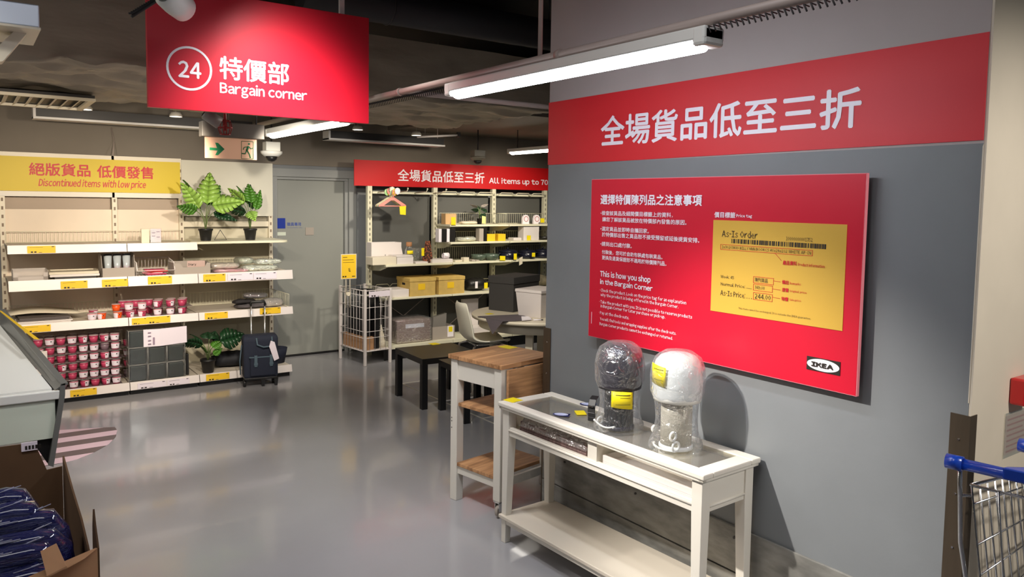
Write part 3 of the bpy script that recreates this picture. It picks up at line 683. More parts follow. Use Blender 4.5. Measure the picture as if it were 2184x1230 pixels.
ch = thing('shell_chair', 'white plastic shell chair with chrome legs tucked under the round table', 'chair', (4.08, 6.14, 0), R(-12))
SH = M('shell_white', (236, 232, 214), 0.35)
k = B(); prof = [(-0.27, 0.83, 0.13), (-0.28, 0.80, 0.165), (-0.262, 0.72, 0.185), (-0.24, 0.62, 0.195), (-0.222, 0.54, 0.20), (-0.195, 0.475, 0.205), (-0.14, 0.445, 0.215), (-0.05, 0.438, 0.225), (0.06, 0.445, 0.225), (0.15, 0.45, 0.21), (0.20, 0.445, 0.17), (0.215, 0.43, 0.12)]
n = 9
for (x, z, w2) in prof:
    for j in range(n):
        u = -1 + 2 * j / (n - 1); lift = abs(u) ** 2.4 * 0.035
        nx = lift if z > 0.5 else 0; nz = lift if z <= 0.5 else 0
        k.v.append(Vector((x + nx, u * w2, z + nz)))
for i in range(len(prof) - 1):
    for j in range(n - 1): k.f.append((i * n + j, i * n + j + 1, (i + 1) * n + j + 1, (i + 1) * n + j)); k.sm.append(True)
k.build('seat_shell', SH, ch, world=False, sub=2, solid=0.012)
for sy in (-1, 1):
    B().tube([(-0.14, sy * 0.12, 0.428), (-0.19, sy * 0.19, 0.40), (-0.22, sy * 0.23, 0.2), (-0.24, sy * 0.25, 0.008)], 0.01).build('leg', CHROME, ch, world=False)
    B().tube([(0.12, sy * 0.12, 0.428), (0.17, sy * 0.19, 0.40), (0.19, sy * 0.23, 0.2), (0.21, sy * 0.25, 0.008)], 0.01).build('leg', CHROME, ch, world=False)
B().tube([(-0.14, -0.12, 0.428), (0.12, -0.12, 0.428), (0.12, 0.12, 0.428), (-0.14, 0.12, 0.428)], 0.009, closed=True).build('seat_support', CHROME, ch, world=False)

# ================================================================== RACK BUILDER
def upright(b, sl, x, y, z0, z1, w=0.042, step=0.075):
    b.box(x - w / 2, y, z0, x + w / 2, y + 0.05, z1)
    z = z0 + 0.06
    while z < z1 - 0.04:
        sl.box(x - 0.008, y - 0.0015, z, x + 0.008, y - 0.0002, z + 0.03); z += step
def rail(parent, x0, x1, y, zb, zt, mat=RAIL):
    """sloped price rail on a shelf front"""
    return B().prism([(x0, y - 0.012, zb), (x0, y + 0.012, zb), (x0, y + 0.016, zt), (x0, y + 0.004, zt)], (x1 - x0, 0, 0)).build('price_rail', mat, parent, bevel=0.001)
def fence(parent, pts, z0, h, mat=LEDGE, r=0.0018, step=0.03):
    k = B()
    for a, b in zip(pts[:-1], pts[1:]):
        a = Vector((a[0], a[1], z0)); b = Vector((b[0], b[1], z0)); L = (b - a).length; n = max(1, int(L / step))
        for z in (0.004, h): k.tube([a + Vector((0, 0, z)), b + Vector((0, 0, z))], r * 1.6, 5)
        for i in range(n + 1): q = a + (b - a) * (i / n); k.tube([q, q + Vector((0, 0, h))], r, 4)
    return k.build('wire_fence', mat, parent, kind='stuff')
def rtag(parent, px0, px1, Y, z0, z1, mat=TAG2, lab='yellow price label'):
    x0 = aY(px0, 600, Y).x; x1 = aY(px1, 600, Y).x
    lb_ = B().box(x0, Y - 0.0165, z0, x1, Y - 0.0125, z1).build('price_label', mat, parent, label=lab)
    k = B(); ww = x1 - x0; hh = z1 - z0
    for i in range(2): k.box(x0 + ww * (0.12 + 0.12 * i), Y - 0.0175, z0 + hh * 0.06, x0 + ww * (0.20 + 0.12 * i), Y - 0.0166, z0 + hh * 0.26)
    k.box(x0 + ww * 0.4, Y - 0.0175, z0 + hh * 0.06, x0 + ww * 0.52, Y - 0.0166, z0 + hh * 0.12).box(x0 + ww * 0.86, Y - 0.0175, z0 + hh * 0.82, x0 + ww * 0.95, Y - 0.0166, z0 + hh * 0.92)
    k.box(x0 + ww * 0.08, Y - 0.0175, z0 + hh * 0.78, x0 + ww * 0.55, Y - 0.0166, z0 + hh * 0.81)
    k.build('label_print', LETK, lb_, kind='stuff')

YF, YU = 7.5, 8.13
DECK = M('deck_cream', (206, 196, 180), 0.5)
bays = (('left', 0.28, 1.17, 'cream shelving bay at the far left, under the yellow banner'),
        ('mid', 1.17, 1.765, 'narrow cream shelving bay in the middle of the candle shelves'),
        ('right', 1.765, 2.655, 'cream shelving bay with potted plants, next to the grey door'))
RK = []
for nm, x0, x1, lab in bays:
    t = thing('shelving_unit', lab, 'shelving', (x0, YU, 0)); RK.append(t)
    b, s = B(), B(); upright(b, s, x0 if nm == 'left' else x1, YU, 0.02, 2.14)
    b.build('upright', CREAM, t); s.build('slot_row', M('slot_brown', (132, 114, 96), 0.6), t, kind='stuff')
    if nm == 'left': b, s = B(), B(); upright(b, s, x1, YU, 0.02, 2.14); b.build('upright', CREAM, t); s.build('slot_row', M('slot_brown', (132, 114, 96), 0.6), t, kind='stuff')
    g0, g1 = x0 + 0.022, x1 - 0.022
    if nm != 'right':
        B().box(g0, 8.165, 0.1, g1, 8.175, 1.66).build('back_panel', CREAMP, t)
        B().box(g0, 8.21, 1.66, g1, 8.22, 1.8).build('upper_panel', M('taupe_panel', (176, 158, 140), 0.6), t)
        B().box(x0 - 0.02, 8.115, 1.775, x1, 8.135, 1.822).build('header_rail', WHITE, t)
        B().box(x0 - 0.02, 8.115, 2.10, x1, 8.135, 2.165).build('header_rail', CREAM, t)
    else:
        B().box(g0 - 0.02, 8.12, 1.60, x1 + 0.02, 8.135, 2.155).build('back_panel', M('grey_white_panel', (206, 202, 186), 0.55), t)
        B().box(g0, 8.14, 1.49, g1, 8.155, 1.545).build('cross_strip', CREAM, t)
        B().box(g0, 8.165, 0.1, g1, 8.175, 1.47).build('back_panel', M('khaki_panel', (196, 188, 164), 0.6), t)
        B().box(g0, 8.19, 1.47, g1, 8.2, 1.61).build('recess_panel', M('recess_grey', (150, 142, 122), 0.7), t)
    lv = []
    if nm != 'right': lv.append((1.300, 1.372))
    lv += [(0.990, 1.078), (0.638, 0.710), (0.052, 0.122)]
    for li, (zb, zt) in enumerate(lv):
        B().box(x0 + 0.006, YF + 0.014, zt - 0.03, x1 - 0.004, YU - 0.002, zt - 0.012).build('shelf', DECK, t, bevel=0.001)
        e = 0.012 if nm == 'right' and li < 2 else 0
        rail(t, x0 + 0.003, x1 - 0.003 + e, YF, zb, zt)
        if zb > 0.1:
            for bx in (x0 + 0.024, x1 - 0.026): B().prism([(bx, YU, zt - 0.03), (bx, YU, zt - 0.09), (bx, YF + 0.2, zt - 0.045), (bx, YF + 0.03, zt - 0.03)], (0.003, 0, 0)).build('bracket', CREAM, t)
    B().box(x0 + 0.01, YF + 0.05, 0.0, x1 - 0.01, YF + 0.07, 0.052).build('plinth', BLACK, t)
    B().box(x0 + 0.01, YF + 0.4, 0.0, x0 + 0.05, YU, 0.08).build('plinth_foot', DARK, t)
# ivory top shelf of the right bay with rounded overhang
t = RK[2]
xr = 2.70
pts = [(1.70, YF + 0.02, 1.352), (2.52, YF + 0.02, 1.352)] + [(2.55 + 0.10 * math.sin(a), YF + 0.12 - 0.10 * math.cos(a), 1.352) for a in [q * PI / 16 for q in range(1, 9)]] + [(2.65, YU - 0.002, 1.352), (1.79, YU - 0.002, 1.352), (1.79, YF + 0.3, 1.352)]
B().prism(pts, (0, 0, 0.022)).build('top_shelf', LEDGE, t, bevel=0.003)
fence(RK[0], [(0.3, 8.10), (1.15, 8.10)], 1.36, 0.10); fence(RK[1], [(1.19, 8.10), (1.745, 8.10)], 1.36, 0.10)
fence(RK[0], [(0.3, 8.10), (1.15, 8.10)], 0.70, 0.10); fence(RK[2], [(1.80, 8.10), (2.64, 8.10), (2.64, 7.54)], 0.70, 0.13)
fence(RK[2], [(1.80, 8.10), (2.64, 8.10)], 1.066, 0.10)
fence(RK[1], [(1.19, 8.10), (1.745, 8.10)], 1.066, 0.10)
rtag(RK[0], 60, 120, YF, 1.305, 1.365); rtag(RK[0], 129, 186, YF, 0.995, 1.06); rtag(RK[0], 217, 272, YF, 0.995, 1.06)
rtag(RK[1], 315, 366, YF, 1.0, 1.07); rtag(RK[2], 433, 480, YF, 1.0, 1.07)
PAPER = M('paper_white', (232, 222, 232), 0.6)
for a, b in ((485, 539), (540, 589)): rtag(RK[2], a, b, YF, 1.0, 1.068, PAPER, 'white price label')
rtag(RK[0], 45, 105, YF, 0.643, 0.70); rtag(RK[1], 279, 310, YF, 0.645, 0.702); rtag(RK[1], 310, 361, YF, 0.645, 0.705)
rtag(RK[2], 435, 484, YF, 0.645, 0.705); rtag(RK[2], 553, 597, YF, 0.655, 0.715)
rtag(RK[0], 143, 200, YF, 0.057, 0.116); rtag(RK[2], 436, 486, YF, 0.058, 0.118)
rtag(RK[1], 288, 350, YF, 0.057, 0.11, PAPER, 'white price label'); rtag(RK[1], 352, 400, YF, 0.057, 0.11, PAPER, 'white price label')

# yellow banner
yb = thing('yellow_banner', 'yellow banner with red writing above the left candle shelves', 'banner', (1.0, 8.1, 1.82))
x0, x1 = 0.2, aY(384, 380, 8.105).x
B().box(x0, 8.10, 1.822, x1, 8.113, 2.128).build('board', YEL, yb)
def T(body, xa, yt, ybm, xb, Y, mat, par, bold=0.02, shear=0): text(body, aY(xa, yt, Y), aY(xa, ybm, Y), aY(xb, ybm, Y), (0, -1, 0), mat, par, bold, shear)
T('絕版貨品', 62, 346, 374, 194, 8.099, LETR, yb, 0.03); T('低價發售', 207, 352, 379, 328, 8.099, LETR, yb, 0.03)
T('Discontinued items with low price', 82, 380, 401, 312, 8.099, LETR, yb, 0.02, 0.25)

# grouped red back banner
rb = thing('red_banner', 'red banner with white writing above the bargain shelves at the back', 'banner', (5, 8.05, 1.95))
x0 = aY(755.5, 370, 8.06).x
B().box(x0, 8.06, 1.945, 6.9, 8.072, 2.235).build('board', M('banner_red', (206, 14, 20), 0.5), rb)
T('全場貨品低至三折', 848, 360, 386, 1033, 8.059, LETW, rb, 0.02); T('All items up to 70% off', 1043, 378, 394, 1207, 8.059, LETW, rb, 0.03)

# ================================================================== GOODS ON THE LEFT RACK
D1, D2, D3, D4 = 1.3605, 1.0665, 0.6985, 0.1105     # deck heights
lh = thing('leaflet_holder', 'clear leaflet holder with a white price sheet on the top shelf', 'sign holder', (aY(333, 515, 7.72).x, 7.72, D1))
B().box(-0.05, 0.01, 0, 0.05, 0.013, 0.135).box(-0.05, -0.03, 0, 0.05, 0.03, 0.003).build('holder', CLEAR, lh, world=False)
B().box(-0.045, 0.0135, 0.004, 0.045, 0.0145, 0.13).build('price_sheet', PAPER, lh, world=False)
k = B()
for (x, z) in ((-0.02, 0.09), (-0.02, 0.06), (0.02, 0.1), (0.02, 0.05)): k.box(x - 0.014, 0.0085, z, x + 0.014, 0.0095, z + 0.006)
k.build('sheet_print', M('print_grey', (150, 130, 150), 0.6), lh, world=False, kind='stuff')
box1('white_block', CREAM, aY(301, 515, 7.74).x, 7.72, D1, aY(318, 515, 7.74).x, 7.76, D1 + 0.13, 'cream cardboard block beside the leaflet holder on the top shelf', 'box')

hd = []
def holder(x0, x1, lab):
    xa = aY(x0, 590, 7.6).x; xb = aY(x1, 590, 7.6).x; w2 = (xb - xa) / 2
    t = thing('acrylic_tray', lab, 'tray', ((xa + xb) / 2, 7.68, D2))
    k = B().box(-w2, -0.12, 0, w2, 0.12, 0.003).box(-w2, -0.12, 0.003, -w2 + 0.003, 0.12, 0.09).box(w2 - 0.003, -0.12, 0.003, w2, 0.12, 0.09).box(-w2, 0.117, 0.003, w2, 0.12, 0.09).box(-w2, -0.12, 0.003, -w2 + 0.035, -0.117, 0.07).box(w2 - 0.035, -0.12, 0.003, w2, -0.117, 0.07).box(-w2, -0.12, 0.003, w2, -0.117, 0.035)
    k.build('tray_body', M('frosted', (214, 206, 200), 0.3, alpha=0.55), t, world=False)
holder(27, 102, 'empty frosted tray at the left end of the second shelf')
x0, x1 = aY(106, 590, 7.62).x, aY(212, 590, 7.62).x
for i, (m_, d_) in enumerate(((DARK, 0.0), (RAIL, 0.012), (CREAM, 0.0))):
    fr_ = thing('picture_frame', ('dark flat frame at the bottom of the flat stack on the second shelf', 'white flat frame in the middle of the flat stack on the second shelf', 'cream flat frame on top of the flat stack on the second shelf')[i], 'frame', ((x0 + x1) / 2, 7.75, D2 + i * 0.0215), R(2 - 2 * i))
    ww = (x1 - x0) / 2 - (0.03 if i == 0 else 0)
    B().box(-ww, -0.15, 0, ww, 0.15, 0.012).build('frame_back', m_, fr_, world=False)
    B().box(-ww, -0.15, 0.012, ww, -0.13, 0.02).box(-ww, 0.13, 0.012, ww, 0.15, 0.02).box(-ww, -0.13, 0.012, -ww + 0.02, 0.13, 0.02).box(ww - 0.02, -0.13, 0.012, ww, 0.13, 0.02).build('frame_edge', m_, fr_, world=False, bevel=0.001)
# bin with three tumblers
x0, x1 = aY(217, 590, 7.6).x, aY(288, 590, 7.6).x
bn_ = thing('display_bin', 'white angled display bin holding three tumblers on the second shelf', 'bin', ((x0 + x1) / 2, 7.7, D2)); w2 = (x1 - x0) / 2
B().box(-w2, -0.12, 0, w2, -0.115, 0.085).box(-w2, -0.12, 0, w2, 0.1, 0.004).box(-w2, 0.095, 0, w2, 0.1, 0.2).prism([(-w2, -0.12, 0), (-w2, 0.1, 0), (-w2, 0.1, 0.21), (-w2, -0.07, 0.21), (-w2, -0.12, 0.085)], (0.004, 0, 0)).prism([(w2 - 0.004, -0.12, 0), (w2 - 0.004, 0.1, 0), (w2 - 0.004, 0.1, 0.21), (w2 - 0.004, -0.07, 0.21), (w2 - 0.004, -0.12, 0.085)], (0.004, 0, 0)).build('bin_body', GREYC, bn_, world=False)
B().box(-w2 + 0.004, -0.112, 0.004, w2 - 0.004, 0.09, 0.07).build('inner_step', GREYC, bn_, world=False)
TG = M('tumbler_glass', (196, 204, 208), 0.15, alpha=0.75)
for i in range(3):
    gx = (x0 + x1) / 2 + (i - 1) * 0.075
    t = thing('tumbler', ('leftmost of three clear tumblers in the white bin', 'middle of three tumblers in the white bin, pink band at its foot', 'rightmost of three tumblers in the white bin, pink band at its foot')[i], 'glass', (gx, 7.66, D2 + 0.0705), 0, 'tumblers in the white bin')
    B().lathe([(0.026, 0), (0.034, 0.125), (0.033, 0.125), (0.025, 0.004)], 20, cap=False).build('glass_wall', TG, t, world=False)
    B().lathe([(0.0345, 0.123), (0.0345, 0.13), (0.033, 0.13), (0.033, 0.123)], 20, cap=False).build('dark_rim', NAVY, t, world=False)
    if i: B().lathe([(0.0262, 0.002), (0.0275, 0.028)], 16).build('pink_band', PINK, t, world=False)
# wire basket with pink packets
x0, x1 = aY(293, 590, 7.56).x, aY(373, 590, 7.56).x; w2 = (x1 - x0) / 2
wbk = thing('wire_basket', 'white wire basket with pink packets on the second shelf', 'basket', ((x0 + x1) / 2, 7.7, D2))
k = B()
for z, q in ((0.004, 1.0), (0.05, 1.0)): k.tube([(-w2, -0.14, z), (w2, -0.14, z), (w2, 0.14, z), (-w2, 0.14, z)], 0.003, 5, closed=True)
k.tube([(-w2, -0.14, 0.05), (-w2, -0.11, 0.12), (-w2, 0.14, 0.15), (w2, 0.14, 0.15), (w2, -0.11, 0.12), (w2, -0.14, 0.05)], 0.005, 6)
for i in range(12):
    x = -w2 + 2 * w2 * i / 11; k.tube([(x, 0.14, 0.004), (x, 0.14, 0.15)], 0.0015, 4); k.tube([(x, -0.14, 0.004), (x, 0.14, 0.004)], 0.0015, 4)
for i in range(8):
    y = -0.11 + 0.25 * i / 7; z = 0.12 + 0.03 * i / 7
    for sx in (-1, 1): k.tube([(sx * w2, y, 0.004), (sx * w2, y, z)], 0.0015, 4)
k.build('basket_wire', RAIL, wbk, world=False)
for i in range(4):
    o = box1('pink_packet', (PINK, PALEP, REDP, PINK)[i], 0, 0, 0, 0.17, 0.10, 0.012, ('pink', 'pale pink', 'red', 'deep pink')[i] + ' flat packet in the white wire basket', 'packet', 0.003, R((8, -14, 20, -5)[i]), 'packets in the wire basket')
    o.location = ((x0 + x1) / 2 + (0.01, -0.01, 0.02, 0.0)[i], 7.66, D2 + 0.007 + i * 0.0125)
# grey cut-out carton with paper sheet
x0, x1 = aY(373, 590, 7.55).x, aY(450, 590, 7.55).x; w2 = (x1 - x0) / 2
dc = thing('display_carton', 'grey cut-out display carton with a pink sheet inside, right of the wire basket', 'carton', ((x0 + x1) / 2, 7.7, D2))
B().prism([(-w2, -0.13, 0), (w2, -0.13, 0), (w2, -0.13, 0.105), (w2 - 0.03, -0.13, 0.11), (w2 - 0.05, -0.13, 0.07), (-w2 + 0.075, -0.13, 0.07), (-w2 + 0.055, -0.13, 0.105), (-w2, -0.13, 0.11)], (0, 0.003, 0)).build('front_flap', GREYC, dc, world=False)
B().box(-w2, -0.127, 0, -w2 + 0.003, 0.13, 0.11).box(w2 - 0.003, -0.127, 0, w2, 0.13, 0.11).box(-w2, 0.127, 0, w2, 0.13, 0.11).box(-w2, -0.127, 0, w2, 0.127, 0.003).build('carton_body', GREYC, dc, world=False)
B().box(-0.04, -0.10, 0.003, w2 - 0.04, -0.098, 0.125).build('pink_sheet', M('sheet_pink', (206, 176, 166), 0.5, alpha=0.8), dc, world=False)
text('Diary', (dc.location.x - 0.03, 7.599, D2 + 0.105), (dc.location.x - 0.03, 7.599, D2 + 0.075), (dc.location.x + 0.04, 7.599, D2 + 0.075), (0, -1, 0), LETK, dc, 0.02)
# wrapped textiles
def bundle(x, y, z, sx, sy, sz, mat, lab, rz=0, nm='wrapped_textile', cat='textile', bands=3, wrap=True, par=None):
    t = thing(nm, lab, cat, (x, y, z), rz)
    k = B(); n1, n2 = 10, 8
    for i in range(n1 + 1):
        for j in range(n2):
            a = 2 * PI * j / n2; e = abs(2 * i / n1 - 1) ** 5; q = 1 - 0.45 * e
            k.v.append(Vector(((2 * i / n1 - 1) * sx / 2, math.cos(a) * sy / 2 * q, sz / 2 + math.sin(a) * sz / 2 * q)))
    for i in range(n1):
        for j in range(n2): k.f.append((i * n2 + j, (i + 1) * n2 + j, (i + 1) * n2 + (j + 1) % n2, i * n2 + (j + 1) % n2)); k.sm.append(True)
    k.f.append(tuple(range(n2))); k.sm.append(False); k.f.append(tuple(range(n1 * n2 + n2 - 1, n1 * n2 - 1, -1))); k.sm.append(False)
    k.v = [p + Vector((0, noise.noise(p * 18) * 0.012, abs(noise.noise(p * 16 + Vector((x, 0, 0)))) * 0.018 if p.z > sz * 0.4 else 0)) for p in k.v]
    k.build('cloth_body', mat, t, world=False)
    if wrap:
        k2 = B(); k2.v = [Vector((p.x * 1.04, p.y * 1.05, 0.001 + p.z * 1.05 if p.z > 0.01 else p.z + 0.001)) for p in k.v]; k2.f = list(k.f); k2.sm = list(k.sm)
        k2.build('plastic_bag', WRAP2, t, world=False)
    return t
LW_ = M('leaf_print_white', (232, 234, 214), 0.7, noise_amt=0.85, nscale=30, stretch=(1, 3, 3))
x = lambda px, Y=7.62, py=580: aY(px, py, Y).x
bundle(x(495), 7.66, D2, 0.34, 0.2, 0.03, PALEP, 'pale pink folded textile under the white bundles on the second shelf')
bundle(x(480), 7.66, D2 + 0.034, 0.26, 0.18, 0.055, M('cream_print', (222, 206, 184), 0.7, noise_amt=0.3, nscale=20), 'cream printed textile in plastic, leftmost on the textile pile')
bundle(x(556), 7.66, D2, 0.34, 0.2, 0.055, LW_, 'white leaf-print textile in plastic at the bottom right of the pile', R(-3))
bundle(x(575), 7.68, D2 + 0.062, 0.26, 0.18, 0.05, LW_, 'white leaf-print textile in plastic on top of the pile at the right', R(4))
bundle(x(528), 7.75, D2 + 0.062, 0.15, 0.2, 0.07, M('sage_print', (186, 190, 160), 0.7, noise_amt=0.3, nscale=24), 'sage printed textile in plastic in the middle of the pile', R(12))
# dark textiles on third shelf, right bay
DT = M('charcoal_print', (78, 72, 74), 0.85, noise_amt=0.4, nscale=16)
bundle(x(535, 7.7, 650), 7.7, D3, 0.3, 0.22, 0.04, DT, 'charcoal textile at the bottom of the dark pile on the third shelf', 0.05, wrap=False)
bundle(x(520, 7.7, 640), 7.7, D3 + 0.045, 0.22, 0.14, 0.04, M('black_textile', (34, 30, 32), 0.8), 'black textile lying on the dark pile at the left', R(14), wrap=False)
bundle(x(545, 7.7, 630), 7.72, D3 + 0.09, 0.22, 0.15, 0.05, DT, 'dark grey textile on top of the pile on the third shelf', R(-6))
bundle(x(580, 7.66, 640), 7.68, D3, 0.2, 0.18, 0.08, M('beige_print', (190, 178, 164), 0.7, noise_amt=0.3, nscale=14), 'beige bundle with dark end beside the dark textiles', R(10))
# flat boards left on third shelf
FB = M('flat_board_dark', (92, 84, 82), 0.5)
x0, x1 = aY(30, 670, 7.6).x, aY(150, 670, 7.6).x
for i in range(4):
    box1('flat_pack', (RAIL, RAIL, FB, FB)[i], x0 + 0.01 * i, 7.56, D3 + 0.0005 + i * 0.0135, x1 + 0.012 * (i % 2) - 0.02 * (i // 2), 7.95, D3 + 0.0125 + i * 0.0135, ('white flat pack lowest in the stack on the third shelf', 'white flat pack second from the bottom on the third shelf', 'dark flat pack third in the stack on the third shelf', 'dark flat pack topmost of the flat stack on the third shelf')[i], 'flat pack', 0.001, R((0, 0.6, -0.6, 1)[i]))
sh_ = thing('cream_board', 'curled cream board lying over the dark flat packs', 'board', ((x0 + x1) / 2, 7.8, D3 + 0.058))
k = B()
for i in range(9):
    u = i / 8; k.v += [Vector((-0.25 + 0.56 * u, -0.12, 0.012 + 0.012 * math.sin(u * 5))), Vector((-0.25 + 0.5 * u, 0.2, 0.02 + 0.02 * math.sin(u * 4)))]
for i in range(8): k.f.append((2 * i, 2 * i + 2, 2 * i + 3, 2 * i + 1)); k.sm.append(True)
k.build('sheet', CREAM, sh_, world=False, solid=0.004)

# candle cups --------------------------------------------------------
def cup(name, wax, label, patt, group, turned=0.0, lid=True):
    t = thing(name, label, 'candle', (0, -50, 0), 0, group)
    B().lathe([(0.029, 0), (0.0365, 0.058), (0.0355, 0.058), (0.0355, 0.046), (0.0, 0.046)], 14, cap=True).build('wax_cup', wax, t, world=False)
    if patt:
        a0, a1 = (200, 340) if patt == 'front' else ((270, 345) if patt == 'right' else (195, 262))
        k = B(); n = 6
        for i in range(n + 1):
            a = R(a0 + (a1 - a0) * i / n); k.v += [Vector((0.0315 * math.cos(a), 0.0315 * math.sin(a), 0.008)), Vector((0.0372 * math.cos(a), 0.0372 * math.sin(a), 0.052))]
        for i in range(n): k.f.append((2 * i, 2 * i + 2, 2 * i + 3, 2 * i + 1)); k.sm.append(True)
        pl_ = k.build('paper_label', PAPER, t, world=False)
        B().box(0.004, -0.0375, 0.034, 0.013, -0.0362, 0.042).build('label_mark', LETK, pl_, world=False)
    if lid: B().lathe([(0.039, 0.0585), (0.040, 0.063), (0.03, 0.066), (0.0, 0.066)], 14).build('clear_lid', M('lid_clear', (210, 190, 190), 0.15, alpha=0.5), t, world=False)
    return t
G = 'pink candles stacked at the rack foot'
protos = {'front': cup('candle_cup', PINK, 'small candle cup with its white label to the front, on the stacked trays', 'front', G),
          'right': cup('candle_cup', PINK, 'pink candle cup with its white label turned right, on the stacked trays', 'right', G),
          'none': cup('candle_cup', PINK, 'pink candle cup showing no label, on the stacked trays', '', G),
          'dark': cup('candle_cup', MAUVE, 'mauve candle cup without label on the stacked trays', '', G)}
used = set()
def putcup(kind, loc, label=None, group=None, P=None):
    pr = (P or protos)[kind]
    if id(pr) not in used:
        used.add(id(pr)); pr.location = loc; 
        if label: pr['label'] = label
        if group: pr['group'] = group
        return pr
    return dup(pr, loc, 0, label, group)
TRAYM = M('tray_clear', (138, 122, 124), 0.2, alpha=0.7)
lay = ['r nfdrnrnf', ' nnfrffdnf', ' nnnfffrnf', ' nrdnffrnf', 'r ndfffnff', 'n dfrfnrnf']
rows = [['none', 'front', 'none', 'front', 'right', 'none', 'right', 'front'], ['right', 'none', 'front', 'none', 'front', 'front', 'dark', 'front'],
        ['none', 'none', 'none', 'none', 'front', 'front', 'right', 'front'], ['none', 'none', 'right', 'none', 'none', 'front', 'right', 'front'],
        ['none', 'right', 'none', 'none', 'front', 'front', 'front', 'front'], ['front', 'none', 'dark', 'front', 'right', 'none', 'right', 'front']]
Xr = aY(246, 800, 7.60).x
SP = 0.0835
TNM = ('topmost', 'second from top', 'third from top', 'fourth from top', 'fifth from top', 'lowest')
for li in range(6):
    z = D4 + 0.001 + (5 - li) * 0.0775
    off = (0.0, 0.002, 0.0, 0.003, -0.002, 0.006)[li]
    tr_ = box1('candle_tray', TRAYM, Xr - 7.65 * SP + off, 7.545, z, Xr + 0.045 + off, 7.735, z + 0.0035, TNM[li] + ' clear tray carrying candle cups at the rack foot', 'tray', 0.001)
    tr_['group'] = 'clear candle trays at the rack foot'
    for ci in range(8):
        kx = Xr - (7 - ci) * SP + off
        kd = rows[li][ci]; od = ('rightmost', 'second from right', 'third from right', 'fourth from right', 'fifth from right', 'sixth from right', 'seventh from right', 'eighth from right')[7 - ci]
        putcup(kd, (kx, 7.59, z + 0.004), '%s candle cup, %s in front on the %s tray' % ({'front': 'white-labelled', 'right': 'half-labelled pink', 'none': 'plain pink', 'dark': 'mauve'}[kd], od, TNM[li]))
        putcup(random.choice(('none', 'front', 'right')), (kx + 0.004, 7.685, z + 0.004), 'candle cup in the rear row, %s on the %s tray' % (od, TNM[li]), 'second row of candles at the rack foot')
for li in range(4):
    z = D4 + 0.001 + li * 0.095
    bx = box1('candle_tray', TRAYM, Xr + 0.06, 7.80, z, Xr + 0.20, 7.95, z + 0.0035, ('lowest', 'second', 'third', 'topmost')[li] + ' tray of the small set behind the candle trays', 'tray', 0.001)
    for q in range(1): putcup(('dark', 'right', 'front', 'none')[li], (Xr + 0.14, 7.85, z + 0.004), ('lowest', 'second lowest', 'third', 'topmost')[li] + ' candle cup in the narrow set behind the stacked trays', 'narrow candle set')
# shrink film over the candle trays
wf = thing('shrink_film', 'pinkish crumpled film draped over the stacked candle trays', 'film', (Xr - 0.25, 7.66, D4 + 0.47))
k = B(); n1, n2 = 26, 7
for i in range(n1 + 1):
    for j in range(n2 + 1):
        u, v = i / n1, j / n2; k.v.append(Vector((-0.34 + 0.66 * u, -0.09 + 0.2 * v, 0.012 + 0.03 * v + 0.022 * noise.noise(Vector((u * 16, v * 5, 2))))))
for i in range(n1):
    for j in range(n2): a = i * (n2 + 1) + j; k.f.append((a, a + n2 + 1, a + n2 + 2, a + 1)); k.sm.append(True)
k.build('film', plastic('pink_film', tint=(0.9, 0.78, 0.76), face=0.25, bscale=30), wf, world=False)
# third shelf candle group
G3 = 'loose candle cups on the third shelf'
P3 = {'o': cup('candle_cup', ORANGE, '', '', G3), 'of': cup('candle_cup', ORANGE, '', 'left', G3), 'pf': cup('candle_cup', PALEP, '', 'front', G3), 'p': cup('candle_cup', PINK, '', '', G3), 'pr': cup('candle_cup', PINK, '', 'right', G3), 'plf': cup('candle_cup', PINK, '', 'left', G3)}
def c3(kind, px, z, lab, Y=7.585): putcup(kind, (aY(px, 670, Y).x, Y, D3 + z), lab, G3, P3)
c3('pf', 196, 0, 'pale pink cup with white label at the left end of the loose candles')
c3('of', 217, 0, 'orange cup with a white label, second from left on the shelf front')
c3('pr', 199, 0, 'dark pink candle cup standing behind the leftmost pale one', 7.80)
c3('of', 251, 0, 'orange cup with white label under the plain orange one')
c3('pr', 277, 0, 'pink cup with white label turned right, bottom row under a pale cup')
c3('plf', 303, 0, 'pink cup with white label at its left, bottom row of the loose candles')
c3('o', 248, 0.068, 'plain orange cup on top of another orange cup')
c3('pf', 275, 0.068, 'pale pink cup with white label, left one of two on the second layer')
c3('pf', 303, 0.068, 'pale pink cup with white label, right one of two on the second layer')
tr_ = box1('candle_tray', TRAYM, aY(322, 670, 7.6).x, 7.545, D3 + 0.001, aY(401, 670, 7.6).x, 7.75, D3 + 0.004, 'lower clear tray with six candles at the right of the third shelf', 'tray', 0.001)
tr_ = box1('candle_tray', TRAYM, aY(320, 670, 7.6).x, 7.54, D3 + 0.075, aY(408, 670, 7.6).x, 7.75, D3 + 0.0785, 'upper clear tray with six candles at the right of the third shelf', 'tray', 0.001)
for i, px in enumerate((336, 363, 388)):
    for (zz, kk) in ((0.0045, ('pf', 'pf', 'plf')[i]), (0.079, ('plf', 'pr', 'p')[i])):
        c3(kk, px, zz, ('left', 'middle', 'right')[i] + ' front cup on the ' + ('lower' if zz < 0.05 else 'upper') + ' tray at the shelf right', 7.59)
        c3('p', px + 3, zz, ('left', 'middle', 'right')[i] + ' rear cup on the ' + ('lower' if zz < 0.05 else 'upper') + ' tray at the shelf right', 7.69)
for i in range(5):
    c3('p', 262 + i * 14, 0.0, 'pink candle cup in the hidden back row of the third shelf, place %s' % ('one', 'two', 'three', 'four', 'five')[i], 7.80)
    c3('p', 262 + i * 14, 0.068, 'upper pink candle cup in the back row of the third shelf, place %s' % ('one', 'two', 'three', 'four', 'five')[i], 7.80)
